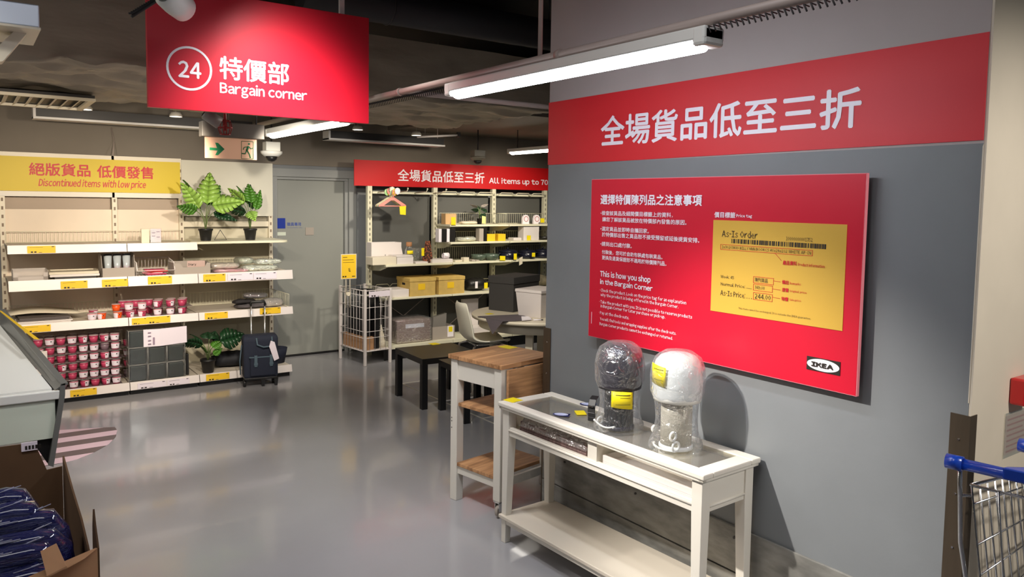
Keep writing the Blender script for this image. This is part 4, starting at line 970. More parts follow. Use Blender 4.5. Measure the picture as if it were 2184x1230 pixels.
# white cream box beside the display bin (behind the slanted edge)
box1('white_carton', RAIL, aY(76, 740, 7.54).x, 7.515, D4, aY(100, 740, 7.54).x, 7.54, D4 + 0.36, 'small white carton at the left end of the candle stack', 'box')
# dark green contents in clear boxes 3 x 3 and sheet
gx0, gx1 = aY(272, 800, 7.6).x, aY(393, 800, 7.6).x
GW = (gx1 - gx0) / 3
CB = plastic('clear_box', tint=(0.9, 0.93, 0.92), face=0.10, rough=0.08, bump=0.0)
def clearbox(w_, h_, d_, lab):
    t = thing('clear_box', lab, 'box', (0, 0, 0), 0, 'clear boxes with dark green contents')
    B().box(-w_ / 2, -d_ / 2, 0, w_ / 2, d_ / 2, h_).build('box_shell', CB, t, world=False)
    B().box(-w_ / 2 + 0.012, -d_ / 2 + 0.008, 0.006, w_ / 2 - 0.012, d_ / 2 - 0.01, h_ - 0.012).build('green_content', GREENBOX, t, world=False, bevel=0.006)
    k = B()
    for (a, b) in (((-1, -1), (1, -1)), ((1, -1), (1, 1)), ((-1, -1), (-1, 1))):
        for z in (0.002, h_ - 0.002): k.tube([(a[0] * w_ / 2, a[1] * d_ / 2, z), (b[0] * w_ / 2, b[1] * d_ / 2, z)], 0.0022, 4)
    for sx in (-1, 1): k.tube([(sx * w_ / 2, -d_ / 2, 0), (sx * w_ / 2, -d_ / 2, h_)], 0.0025, 4)
    k.build('edge', M('box_edge', (150, 150, 146), 0.25), t, world=False, kind='stuff')
    return t
cb0 = clearbox(GW - 0.008, 0.155, 0.17, '')
for r_ in range(3):
    for c_ in range(3):
        lab = '%s %s clear box with dark green contents right of the candle trays' % (('bottom', 'middle', 'top')[r_], ('left', 'centre', 'right')[c_])
        loc = (gx0 + GW * (c_ + 0.5), 7.62, D4 + 0.001 + r_ * 0.157)
        if r_ == 0 and c_ == 0: cb0.location = loc; cb0['label'] = lab
        else: dup(cb0, loc, 0, lab)
wsh = thing('paper_sheet', 'folded white info sheet hanging in front of the top dark green boxes', 'sheet', (aY(305, 720, 7.525).x, 7.525, D4 + 0.36))
xa = aY(306, 720, 7.53).x; xb = aY(341, 720, 7.51).x; xc = aY(399, 720, 7.52).x; zt = aY(306, 703, 7.53).z; zb = aY(306, 740, 7.53).z
B().prism([(xa, 7.53, zt), (xa, 7.53, zb), (xb, 7.512, zb + 0.0), (xb, 7.512, zt)], (0, 0.002, 0)).prism([(xb, 7.512, zt), (xb, 7.512, zb), (xc, 7.53, zb + 0.01), (xc, 7.53, zt + 0.005)], (0, 0.002, 0)).build('folded_sheet', PAPER, wsh)
k = B()
for (a, z) in ((0.35, 0.8), (0.35, 0.6), (0.35, 0.35), (0.35, 0.15)): k.box(xa + 0.035, 7.5095, zb + (zt - zb) * z, xa + 0.06, 7.5125, zb + (zt - zb) * z + 0.008)
k.box(xa + 0.075, 7.507, zb + 0.02, xa + 0.09, 7.5105, zb + 0.085)
k.build('sheet_print', MATS['print_grey'], wsh, kind='stuff')
box1('black_box', BLACK, aY(397, 760, 7.6).x, 7.6, D4, aY(402.5, 760, 7.6).x, 7.68, D4 + 0.2, 'thin black box standing right of the clear boxes', 'box')

# ------------------------------------------------------------------ plants
def leafmesh(L, W, notch=True, n=7, curl=0.25):
    vs = []; fs = []
    def wid(t): return W * (math.sin(PI * min(1, t ** 0.7)) ** 0.8) * (1 - 0.25 * t)
    def pz(t, s): return -curl * L * t * t - 0.12 * abs(s) * 1.0 + 0.0
    vs.append((0, 0, 0)); rib = []
    for i in range(n):
        ta, tb = i / n, (i + 1) / n
        for sgn in (-1, 1):
            gap = 0.35 if (notch and 0 < i < n - 1) else 0
            o1, o2 = wid(min(1, ta + 0.10 + gap * 0.02)), wid(min(1, tb + 0.08 - gap * 0.05))
            if notch and i % 2 == (sgn > 0): o1 *= 0.93
            t1, t2 = ta + 0.10, tb + 0.12 - gap / n
            b = len(vs)
            pts = [(ta * L, 0, -curl * L * ta * ta), (tb * L, 0, -curl * L * tb * tb),
                   (min(1.02, tb + 0.03) * L, sgn * wid(min(1, tb)) * 0.45, -curl * L * tb * tb + 0.03 * L), (ta * L + 0.03 * L, sgn * wid(max(0.02, ta)) * 0.45, -curl * L * ta * ta + 0.03 * L),
                   (min(1.03, t2) * L, sgn * o2, -curl * L * tb * tb - 0.03 * L), (min(1.0, t1) * L, sgn * max(o1, 0.2 * W), -curl * L * ta * ta - 0.03 * L)]
            vs += pts
            f1, f2 = (b, b + 1, b + 2, b + 3), (b + 3, b + 2, b + 4, b + 5)
            if sgn < 0: f1, f2 = f1[::-1], f2[::-1]
            fs += [f1, f2]
    return vs, fs
def plant(x, y, z, label, leaves, potr=0.055, poth=0.085, group=None, g=1.0):
    leaves = [(a * g, b * g, c * g, d_ * g, e * g, *r_) for (a, b, c, d_, e, *r_) in leaves]
    t = thing('potted_plant', label, 'plant', (x, y, z), 0)
    B().lathe([(potr * 0.72, 0), (potr * 0.95, poth * 0.85), (potr * 1.06, poth * 0.86), (potr * 1.06, poth), (potr * 0.9, poth), (potr * 0.85, poth * 0.8)], 24, cap=False).lathe([(0.0, 0.002), (potr * 0.72, 0.002)], 24, cap=False).build('pot', BLACK, t, world=False)
    B().lathe([(potr * 0.88, poth * 0.82), (0, poth * 0.85)], 20).build('soil', M('soil', (30, 24, 20), 0.9), t, world=False)
    for (dx, dy, dz, L, W, yaw, tilt, roll, mt) in leaves:
        p = Vector((dx, dy, dz))
        k = B().tube([(0, 0, poth * 0.8), (dx * 0.25, dy * 0.3, poth + (dz - poth) * 0.55), (dx * 0.75, dy * 0.8, poth + (dz - poth) * 0.9), tuple(p)], 0.0035, 5); k.build('stem', STEM, t, world=False)
        vs, fs = leafmesh(L, W)
        m = Matrix.Translation(p) @ Euler((R(roll), R(-tilt), R(yaw)), 'XYZ').to_matrix().to_4x4()
        k = B().add([m @ Vector(v) for v in vs], fs, True); k.build('leaf', mt, t, world=False, solid=0.001)
    return t
DT1 = 1.3745
pl1 = [(-0.05, -0.04, 0.22, 0.20, 0.065, 165, 62, 70, LEAFL), (0.0, -0.05, 0.25, 0.23, 0.085, 60, 78, 10, LEAFL), (0.03, -0.06, 0.24, 0.2, 0.085, -20, 15, 60, LEAFL), (0.05, 0.0, 0.19, 0.16, 0.05, -15, -10, 45, LEAFD),
       (-0.03, 0.02, 0.21, 0.22, 0.07, 120, 70, 60, LEAF), (0.02, 0.03, 0.24, 0.18, 0.07, 20, 60, 40, LEAF), (0.03, -0.03, 0.26, 0.14, 0.07, 95, 60, -50, LEAFL), (-0.06, -0.03, 0.2, 0.15, 0.05, 190, 20, 60, LEAF)]
xp = aY(439, 515, 7.7).x; plant(xp, 7.7, DT1, 'leafy plant with split pale green leaves in a black pot, left on the ivory shelf', pl1, 0.064, 0.115, g=1.4)
pl2 = [(0.03, -0.03, 0.22, 0.17, 0.04, 30, 65, 60, LEAF), (-0.04, -0.04, 0.20, 0.16, 0.06, 150, 20, 50, LEAFD), (0.0, -0.03, 0.27, 0.16, 0.06, 80, 70, 15, LEAF), (-0.05, -0.02, 0.26, 0.15, 0.07, 140, 55, 60, LEAFL), (-0.02, -0.05, 0.21, 0.12, 0.05, -90, -20, 20, LEAFL),
       (0.02, 0.02, 0.22, 0.2, 0.035, 60, 75, 40, LEAFD), (-0.01, 0.03, 0.26, 0.16, 0.06, 110, 65, 30, LEAF), (-0.07, 0.0, 0.24, 0.13, 0.06, 170, 40, 60, LEAF)]
xp = aY(534, 515, 7.7).x; plant(xp, 7.7, DT1, 'leafy plant with narrower dark and pale leaves, right one on the ivory shelf', pl2, 0.062, 0.112, g=1.35)
pl3 = [(0.10, -0.05, 0.30, 0.26, 0.12, 5, 12, 70, LEAFD), (0.02, -0.08, 0.25, 0.13, 0.06, 20, 30, 40, LEAF), (-0.06, -0.06, 0.28, 0.17, 0.08, 160, 25, 55, LEAFD), (-0.1, 0.0, 0.28, 0.17, 0.05, 175, 10, 50, LEAFD), (0.0, -0.06, 0.33, 0.13, 0.09, 80, 35, 10, LEAFD),
       (-0.02, -0.07, 0.20, 0.14, 0.05, 140, 55, 40, LEAF), (0.05, 0.0, 0.3, 0.15, 0.07, 60, 40, 30, LEAFD), (-0.05, 0.04, 0.3, 0.16, 0.07, 110, 30, 30, LEAFD), (0.03, -0.08, 0.18, 0.1, 0.04, -10, 40, 60, LEAF)]
xp = aY(444, 790, 7.62).x; plant(xp, 7.62, D4, 'dark leafy plant in a black pot on the lowest shelf beside the trolley bag', pl3, 0.068, 0.13)
tf = thing('black_stand', 'small black triangular stand between the two potted plants', 'stand', (aY(470, 515, 7.72).x, 7.72, DT1))
B().tube([(-0.055, 0, 0.005), (0, 0, 0.10), (0.06, 0, 0.005)], 0.005, 6, closed=True).build('wire_triangle', DARK, tf, world=False)

# black bag on the lowest shelf
bb = bundle(aY(490, 770, 7.8).x, 7.8, D4, 0.34, 0.24, 0.15, M('black_bag', (18, 20, 28), 0.7), 'soft black bag lying on the lowest shelf behind the trolley bag', R(-8), 'soft_bag', 'bag', wrap=False)
ob = thing('open_basket', 'open navy fabric basket on the lowest shelf right of the trolley bag', 'basket', (aY(590, 770, 7.72).x, 7.74, D4))
B().lathe([(0.085, 0), (0.1, 0.08), (0.115, 0.15), (0.108, 0.15), (0.09, 0.075), (0.06, 0.01), (0, 0.01)], 24).build('basket_body', NAVY, ob, world=False)

# wheeled shopping bag
sbx = aZ(549, 818, 0)
sb = thing('trolley_bag', 'navy wheeled shopping bag with pull handle standing before the shelves', 'bag', (2.27, 7.30, 0), R(-10))
k = B().add([(-0.155, -0.08, 0.09), (0.155, -0.08, 0.09), (0.155, 0.08, 0.09), (-0.155, 0.08, 0.09), (-0.16, -0.075, 0.46), (0.16, -0.075, 0.46), (0.16, 0.085, 0.46), (-0.16, 0.085, 0.46), (-0.15, -0.055, 0.49), (0.15, -0.055, 0.495), (0.15, 0.075, 0.495), (-0.15, 0.075, 0.49)],
            [(3, 2, 1, 0), (0, 1, 5, 4), (1, 2, 6, 5), (2, 3, 7, 6), (3, 0, 4, 7), (4, 5, 9, 8), (5, 6, 10, 9), (6, 7, 11, 10), (7, 4, 8, 11), (8, 9, 10, 11)])
k.build('bag_body', NAVY, sb, world=False, bevel=0.018)
pk_ = B().box(-0.10, -0.10, 0.11, 0.13, -0.079, 0.30).build('front_pocket', NAVY, sb, world=False, bevel=0.01)
B().box(-0.11, -0.104, 0.285, 0.10, -0.08, 0.297).build('pocket_flap', SLATE, pk_, world=False, bevel=0.003)
for xx in (-0.05, 0.09): B().box(xx - 0.014, -0.109, 0.20, xx + 0.014, -0.1005, 0.31).box(xx - 0.018, -0.112, 0.215, xx + 0.018, -0.108, 0.24).build('strap', SLATE, pk_, world=False, bevel=0.002)
B().tube([(-0.04, -0.075, 0.47), (-0.035, -0.10, 0.41), (0.02, -0.105, 0.385), (0.08, -0.105, 0.39), (0.10, -0.10, 0.43), (0.10, -0.075, 0.475)], 0.008, 8).build('carry_handle', SLATE, sb, world=False)
B().tube([(-0.165, 0, 0.40), (-0.185, -0.02, 0.25), (-0.18, -0.02, 0.12)], 0.006, 6).build('side_strap', SLATE, sb, world=False)
B().prism([(0.085, -0.115, 0.445), (0.12, -0.115, 0.43), (0.16, -0.118, 0.27), (0.115, -0.118, 0.25), (0.07, -0.115, 0.39)], (0, 0.002, 0)).build('hang_tag', PAPER, sb, world=False)
for xx in (-0.07, 0.055): B().tube([(xx, 0.06, 0.08), (xx, 0.06, 0.775)], 0.008, 8).build('handle_tube', CHROME, sb, world=False)
B().tube([(-0.075, 0.06, 0.765), (-0.066, 0.06, 0.80), (0.05, 0.06, 0.80), (0.06, 0.06, 0.765)], 0.014, 8).build('pull_grip', BLACK, sb, world=False)
B().box(-0.15, -0.07, 0.07, 0.15, 0.09, 0.09).build('base_frame', BLACK, sb, world=False, bevel=0.004)
for xx in (-0.135, 0.02, 0.14):
    r = 0.036 if xx < 0 else 0.0
    if xx < 0:
        k = B(); k.lathe([(0.034, -0.012), (0.036, 0), (0.034, 0.012)], 20); k.xf(Matrix.Translation((xx - 0.01, -0.02, 0.036)) @ Matrix.Rotation(PI / 2, 4, 'Y')); k.build('wheel', BLACK, sb, world=False)
    else: B().prism([(xx - 0.02, -0.06, 0.075), (xx + 0.02, -0.06, 0.075), (xx + 0.012, -0.06, 0), (xx - 0.012, -0.06, 0)], (0, 0.03, 0)).build('foot', BLACK, sb, world=False)
k = B(); k.lathe([(0.034, -0.012), (0.036, 0), (0.034, 0.012)], 20); k.xf(Matrix.Translation((0.13, 0.06, 0.036)) @ Matrix.Rotation(PI / 2, 4, 'Y')); k.build('wheel', BLACK, sb, world=False)

# ================================================================== RIGHT REAR RACK
Y2, YB2 = 7.65, 8.06
ups = (3.765, 4.62, 5.47, 6.295)
RR = []
for i in range(3):
    x0, x1 = ups[i], ups[i + 1]
    t = thing('shelving_unit', ('ivory shelving bay with hooks, beside the wire bin and the grey door', 'ivory middle shelving bay behind the white shell chair', 'ivory shelving bay beside the pillar, behind the round table')[i], 'shelving', (x0, YB2, 0)); RR.append(t)
    for q in ([x0, x1] if i == 0 else [x1]):
        b, s = B(), B(); upright(b, s, q, YB2, 0.0, 1.945, 0.055, 0.06); b.build('upright', LEDGE, t); s.build('slot_row', M('slot_light', (150, 144, 124), 0.6), t, kind='stuff')
    B().box(x0 + 0.03, 8.15, 0.02, x1 - 0.03, 8.17, 1.9).build('back_panel', M('rack_back_grey', (92, 92, 88), 0.5), t)
    def shelf(z, th=0.024, a=x0, b=x1, yf=Y2, nm='shelf'):
        B().box(a + 0.003, yf, z - th, b - 0.003, YB2 - 0.003, z).build(nm, LEDGE, t, bevel=0.004)
    def brk(z, yf, hgt=0.07):
        for bx in (x0 + 0.03, x1 - 0.034): B().prism([(bx, YB2, z - 0.024), (bx, YB2, z - hgt - 0.024), (bx, yf + 0.2, z - hgt - 0.01), (bx, yf + 0.01, z - 0.026)], (0.004, 0, 0)).build('bracket', LEDGE, t)
    shelf(1.075); brk(1.075, Y2)
    shelf(0.705); brk(0.705, Y2, 0.05)
    if i: shelf(1.308, yf=7.70); brk(1.308, 7.70); shelf(1.512, yf=7.72); brk(1.512, 7.72)
    B().box(x0 + 0.003, Y2 - 0.03, 0.135, x1 - 0.003, YB2 - 0.003, 0.175).build('base_shelf', LEDGE, t, bevel=0.003)
    B().box(x0 + 0.01, Y2 + 0.05, 0, x1 - 0.01, Y2 + 0.07, 0.134).build('plinth', BLACK, t)
    B().box(x0 + 0.03, YB2 - 0.01, 1.86, x1 - 0.03, YB2 + 0.0, 1.885).build('top_bar', LEDGE, t)
    if i:
        k = B(); n = 3
        for j in range(n):
            a = x0 + 0.03 + (x1 - x0 - 0.06) * j / n; b = x0 + 0.03 + (x1 - x0 - 0.06) * (j + 1) / n
            k.tube([(a, YB2 - 0.03, 1.862), (a + 0.04, YB2 - 0.06, 1.90), (b - 0.04, YB2 - 0.06, 1.90), (b, YB2 - 0.03, 1.862)], 0.005, 5)
        k.build('hang_rail', LEDGE, t, kind='stuff')
        fence(t, [(x0 + 0.04, 8.03), (x1 - 0.04, 8.03)], 1.512, 0.13); fence(t, [(x0 + 0.04, 8.03), (x1 - 0.04, 8.03)], 1.308, 0.11)
        fence(t, [(x0 + 0.04, 8.03), (x1 - 0.04, 8.03)], 1.075, 0.16)
    B().tube([(x0 + 0.1, 8.05, 0.2), (x1 - 0.1, 8.05, 0.66)], 0.004, 5).build('cross_wire', PIPE, t)
    B().tube([(x1 - 0.1, 8.055, 0.2), (x0 + 0.1, 8.055, 0.66)], 0.004, 5).build('cross_wire', PIPE, t)
    k = B()
    for j in range(4):
        a = x0 + 0.04 + (x1 - x0 - 0.08) * j / 4; b = x0 + 0.04 + (x1 - x0 - 0.08) * (j + 1) / 4
        k.tube([(a, 8.02, 0.79), (a + 0.03, 8.02, 0.82), (b - 0.03, 8.02, 0.82), (b, 8.02, 0.79)], 0.004, 5)
    k.tube([(x0 + 0.03, 8.02, 0.78), (x1 - 0.03, 8.02, 0.78)], 0.004, 5); k.build('hang_rail', LEDGE, t, kind='stuff')
fence(RR[1], [(5.44, 8.02), (5.44, 7.74)], 1.512, 0.13)
# hooks on the first bay
t = RR[0]
for (xx, yaw) in ((4.08, 0.35), (4.33, 0.40), (4.58, 0.25), (3.86, 0.3)):
    B().tube([(xx, YB2 - 0.01, 1.875), (xx + 0.0, YB2 - 0.30, 1.89), (xx + 0.0, YB2 - 0.32, 1.915)], 0.0055, 6).build('display_hook', LEDGE, t)
    k = B(); k.lathe([(0.001, -0.012), (0.012, 0), (0.001, 0.012)], 10, c=(xx, YB2 - 0.32, 1.92)); k.build('hook_tip', LEDGE, t)
# hanger bunch
hg = thing('kids_hangers', 'bunch of colourful children hangers hanging at the left of the hooks', 'hangers', (3.88, 7.80, 1.84))
HCX = None
HC = [M('hanger_mint', (170, 214, 150), 0.4), M('hanger_pink', (238, 150, 140), 0.4), M('hanger_white', (232, 228, 214), 0.4), M('hanger_yellow', (230, 200, 60), 0.4), LETW]
for i in range(5):
    dy = -0.02 * i; dx = 0.006 * i
    k = B().tube([(-0.03 + dx, dy, 0.0), (0, dy, 0.055), (0.03, dy, 0.05), (0.025, dy, 0.01), (0.0, dy, -0.02)], 0.006, 6)
    k.prism([(-0.17, dy, -0.125), (-0.165, dy, -0.105), (-0.02, dy, -0.02), (0.02, dy, -0.02), (0.165, dy, -0.105), (0.17, dy, -0.125), (0.12, dy, -0.12), (0.02, dy, -0.055), (-0.02, dy, -0.055), (-0.12, dy, -0.12)], (0, 0.01, 0))
    k.tube([(-0.15, dy, -0.118), (0.15, dy, -0.118)], 0.006, 5)
    k.build('hanger', HC[(i + 2) % 5], hg, world=False)
    k = B(); k.lathe([(0, -0.035), (0.028, -0.02), (0.036, 0.01), (0.026, 0.035), (0, 0.045)], 12, sy=0.18, c=(-0.03 + 0.022 * i, dy - 0.004, 0.03 + 0.012 * (i % 3))); k.build('hanger_figure', HC[i], hg, world=False)
B().prism([(0.07, -0.11, -0.12), (0.15, -0.11, -0.115), (0.145, -0.115, -0.215), (0.075, -0.115, -0.21)], (0, 0.002, 0)).build('price_label', TAG, hg, world=False, label='yellow price label')

def px2(px, Y=7.75): return aY(px, 540, Y).x
def smalltag(px, py, Y, w_, h_, lab, rz=0, tilt=0, mat=TAG):
    p = aY(px, py, Y); o = tag(B().prism([(-w_ / 2, 0, -h_ / 2), (w_ / 2, 0, -h_ / 2 + tilt), (w_ / 2, 0, h_ / 2 + tilt), (-w_ / 2, 0, h_ / 2)], (0, 0.0015, 0)).build('price_tag', mat, None), lab, 'price tag'); o.location = p; o.rotation_euler = (0, 0, rz)
# left bay goods, shelf at 1.075
ZA = 1.0755
x0 = px2(798, 7.8); x1 = px2(862, 7.8)
db = thing('drawer_box', 'large open white box standing at the left end of the bargain shelf', 'box', ((x0 + x1) / 2, 7.93, ZA)); w2 = (x1 - x0) / 2
B().box(-w2, -0.06, 0, w2, -0.055, 0.235).box(-w2, 0.07, 0, w2, 0.075, 0.235).box(-w2, -0.055, 0, -w2 + 0.004, 0.07, 0.235).prism([(w2, -0.055, 0), (w2 + 0.03, -0.055, 0.06), (w2 - 0.01, -0.055, 0.235), (w2 - 0.02, -0.055, 0.235), (w2 - 0.02, -0.055, 0)], (0, 0.125, 0)).box(-w2, -0.055, 0, w2, 0.07, 0.004).build('box_body', RAIL, db, world=False)
B().box(-w2 * 0.1, -0.062, 0.05, -w2 * 0.1 + 0.006, -0.0605, 0.10).build('slot', DARK, db, world=False)
for i, (pa, pb, h, y, dp, lab) in enumerate(((794, 845, 0.085, 7.67, 0.18, 'cream carton lying in front of the large open white box'), (846, 881, 0.08, 7.67, 0.2, 'grey white carton beside the cream carton on the bargain shelf'))):
    box1('carton', (CREAM, RAIL)[i], px2(pa, 7.68), y, ZA, px2(pb, 7.68), y + dp, ZA + h, lab, 'box', 0.003)
box1('thin_carton', RAIL, px2(846, 7.66), 7.665, ZA + 0.081, px2(881, 7.66), 7.865, ZA + 0.098, 'thin white carton lying on the grey white carton', 'box', 0.002)
cf = thing('glass_carafe', 'glass carafe with cork stopper and yellow label on the bargain shelf', 'carafe', (px2(875, 7.77), 7.80, ZA + 0.0985))
B().lathe([(0.045, 0), (0.05, 0.01), (0.046, 0.05), (0.028, 0.09), (0.026, 0.10)], 20, cap=False).build('glass_body', CLEAR, cf, world=False)
B().lathe([(0.024, 0.088), (0.034, 0.098), (0.034, 0.135), (0.03, 0.14)], 16).build('cork_stopper', M('cork', (176, 126, 86), 0.8), cf, world=False)
k = B(); n = 6
for i in range(n + 1): a = R(215 + 100 * i / n); k.v += [Vector((0.0505 * math.cos(a), 0.0505 * math.sin(a), 0.006)), Vector((0.048 * math.cos(a), 0.048 * math.sin(a), 0.045))]
for i in range(n): k.f.append((2 * i, 2 * i + 2, 2 * i + 3, 2 * i + 1)); k.sm.append(True)
k.build('price_label', TAG, cf, world=False, solid=0.001, label='yellow price label')
cn = thing('cone_ornament', 'tall brown cone ornament covered in nut-like scales on the bargain shelf', 'ornament', (px2(914, 7.75), 7.77, ZA))
B().lathe([(0.06, 0), (0.062, 0.01), (0.03, 0.2), (0.02, 0.245)], 20).build('cone_core', M('brown_core', (66, 38, 26), 0.8), cn, world=False)
random.seed(11); NUT = M('nut_brown', (150, 84, 56), 0.6, noise_amt=0.2, nscale=40); k = B()
for i in range(130):
    z = random.uniform(0.01, 0.245); r = 0.062 - 0.042 * (z / 0.245); a = random.uniform(0, 2 * PI); q = Vector((r * math.cos(a), r * math.sin(a), z)); s = 0.011
    k.add([q + Vector(v) * s for v in ((1, 0, 0), (-1, 0, 0), (0, 1, 0), (0, -1, 0), (0, 0, 1.1), (0, 0, -1.1))], ((0, 2, 4), (2, 1, 4), (1, 3, 4), (3, 0, 4), (2, 0, 5), (1, 2, 5), (3, 1, 5), (0, 3, 5)), True)
k.build('scales', NUT, cn, world=False, kind='stuff')
smalltag(902, 537, 7.74, 0.035, 0.09, 'yellow tag leaning beside the brown cone ornament')
gj = thing('glass_bowl', 'clear glass bowl between the carafe and the brown cone', 'bowl', (px2(893, 7.85), 7.88, ZA))
B().lathe([(0.03, 0), (0.06, 0.06), (0.062, 0.16), (0.059, 0.16), (0.056, 0.06), (0.0, 0.008)], 20, cap=False).build('glass_wall', CLEAR, gj, world=False)
bd_ = [(884, 925, 'white plate', 0.02), (920, 966, 'low white carton', 0.035)]
box1('white_tray', RAIL, px2(886, 7.68), 7.67, ZA, px2(912, 7.68), 7.8, ZA + 0.02, 'low white tray before the brown cone ornament', 'tray', 0.003)
box1('carton', RAIL, px2(921, 7.68), 7.67, ZA, px2(965, 7.68), 7.85, ZA + 0.04, 'low white carton right of the brown cone ornament', 'box', 0.003)
mg = thing('white_mug', 'white mug lying on the low carton right of the cone ornament', 'mug', (px2(945, 7.75), 7.75, ZA + 0.0405))
k = B(); k.lathe([(0.03, 0), (0.032, 0.005), (0.034, 0.07), (0.031, 0.07), (0.028, 0.006), (0, 0.006)], 18, cap=False); k.xf(Matrix.Translation((0, 0, 0.034)) @ Matrix.Rotation(PI / 2, 4, 'Y')); k.build('mug_body', LETW, mg, world=False)
B().tube([(0.01, -0.034, 0.034), (0.02, -0.055, 0.03), (0.04, -0.055, 0.03), (0.05, -0.034, 0.034)], 0.005, 6).build('handle', LETW, mg, world=False)
for i, (px, dx, dz, lab, mt) in enumerate(((972, 0.10, 0.02, 'white flat packet left of the green bowls', CREAM), (988, 0.08, 0.05, 'cream folded card standing left of the green bowls', CREAM), (1004, 0.05, 0.02, 'brown small dish left of the green bowls', GREYC), (1012, 0.05, 0.015, 'grey small dish touching the green bowls', GREYC))):
    box1('small_packet', mt, px2(px) - dx / 2, 7.68, ZA, px2(px) + dx / 2, 7.74, ZA + dz, lab, 'packet', 0.004, R(10 * (i % 2)))
BOWL = M('bowl_green', (78, 92, 80), 0.3, noise_amt=0.4, nscale=20)
def bowl(px, Y, z, r, h, lab, mt, nm='bowl', cat='bowl', grp=None):
    t = thing(nm, lab, cat, (px2(px, Y), Y, z), 0, grp)
    B().lathe([(r * 0.5, 0), (r * 0.85, h * 0.35), (r, h), (r * 0.95, h), (r * 0.8, h * 0.4), (0, h * 0.08)], 22, cap=False).build('bowl_wall', mt, t, world=False); return t
bowl(1021, 7.80, ZA, 0.095, 0.07, 'left dark green bowl on the bargain shelf', BOWL); bowl(1048, 7.76, ZA, 0.10, 0.075, 'right dark green bowl with yellow rim on the bargain shelf', BOWL)
POT = M('pot_black', (22, 24, 40), 0.25)
def pot(px, Y, z, r, h, lab):
    t = thing('cooking_pot', lab, 'pot', (px2(px, Y), Y, z), 0, 'dark pots on the bargain shelf')
    B().lathe([(r * 0.9, 0), (r, 0.02), (r, h), (r * 0.99, h)], 24).build('pot_body', POT, t, world=False)
    ld_ = B().lathe([(r * 1.03, h), (r * 1.03, h + 0.008), (r * 0.6, h + 0.025), (0, h + 0.03)], 24).build('lid', POT, t, world=False)
    B().lathe([(0.008, h + 0.03), (0.018, h + 0.045), (0, h + 0.055)], 12).build('lid_knob', POT, ld_, world=False)
    for s in (-1, 1): B().tube([(s * r, -0.03, h - 0.02), (s * (r + 0.03), -0.02, h - 0.015), (s * (r + 0.03), 0.02, h - 0.015), (s * r, 0.03, h - 0.02)], 0.006, 6).build('handle', POT, t, world=False)
pot(1083, 7.80, ZA, 0.12, 0.095, 'large dark pot with lid right of the green bowls')
pot(1124, 7.80, ZA, 0.11, 0.085, 'second dark pot with lid on the bargain shelf'); pot(1157, 7.80, ZA, 0.10, 0.09, 'dark pot partly hidden by the pillar edge')
smalltag(1072, 550, 7.64, 0.08, 0.055, 'yellow tag before the large dark pot', 0, -0.004); smalltag(1099, 547, 7.63, 0.045, 0.075, 'yellow tag between the first and second dark pots'); smalltag(1138, 543, 7.62, 0.05, 0.05, 'yellow tag before the second dark pot')
smalltag(1111, 558, 7.62, 0.05, 0.09, 'cream tag hanging over the shelf edge below the second dark pot', 0, 0.02, CREAM)
# shelf at 1.308 : boxes, textile, yellow boxes
ZB = 1.3085
for i, (pa, pb, mt) in enumerate(((932, 938, LETW), (938, 949, BLKSAT), (949, 955, LETW), (955, 967, BLKSAT))):
    box1('boxed_tumbler', mt, px2(pa, 7.78), 7.74, ZB, px2(pb, 7.78), 7.82, ZB + 0.155, ('narrow white carton first from the left on the second bargain shelf', 'black carton second from the left on the second bargain shelf', 'narrow white carton third from the left on the second bargain shelf', 'black carton fourth from the left on the second bargain shelf')[i], 'carton', 0.002)
box1('boxed_tumbler', GREYC, px2(1018, 7.78), 7.74, ZB, px2(1027, 7.78), 7.82, ZB + 0.155, 'grey white upright carton left of the yellow tins', 'carton', 0.002)
box1('boxed_tumbler', BLKSAT, px2(1028, 7.78), 7.74, ZB, px2(1034, 7.78), 7.82, ZB + 0.16, 'black upright carton left of the yellow tins', 'carton', 0.002)
bundle(px2(994, 7.78), 7.8, ZB, 0.26, 0.14, 0.05, M('white_pack', (222, 220, 196), 0.6, noise_amt=0.2, nscale=12), 'white and yellow soft pack lying between the upright cartons', 0, 'soft_pack', 'packet')
for i, (pa, pb) in enumerate(((1035, 1052), (1058, 1074))):
    box1('yellow_box', TAG2, px2(pa, 7.78), 7.74, ZB, px2(pb, 7.78), 7.84, ZB + 0.085, ('left', 'right')[i] + ' small yellow box on the second bargain shelf', 'box', 0.002)
box1('white_dish', RAIL, px2(1091, 7.78), 7.74, ZB, px2(1108, 7.78), 7.86, ZB + 0.035, 'low white dish right of the small yellow boxes', 'dish', 0.006)
box1('white_cabinet', RAIL, px2(1112, 7.78), 7.74, ZB, px2(1145, 7.78), 7.86, ZB + 0.17, 'white grey box with a yellow tag right of the low white dish', 'box', 0.003)
smalltag(1128, 507, 7.735, 0.06, 0.06, 'yellow tag on the white grey box')
bowl(1160, 7.80, ZB, 0.09, 0.04, 'shallow dark dish near the pillar edge on the second bargain shelf', BLKSAT, 'dark_dish', 'dish')
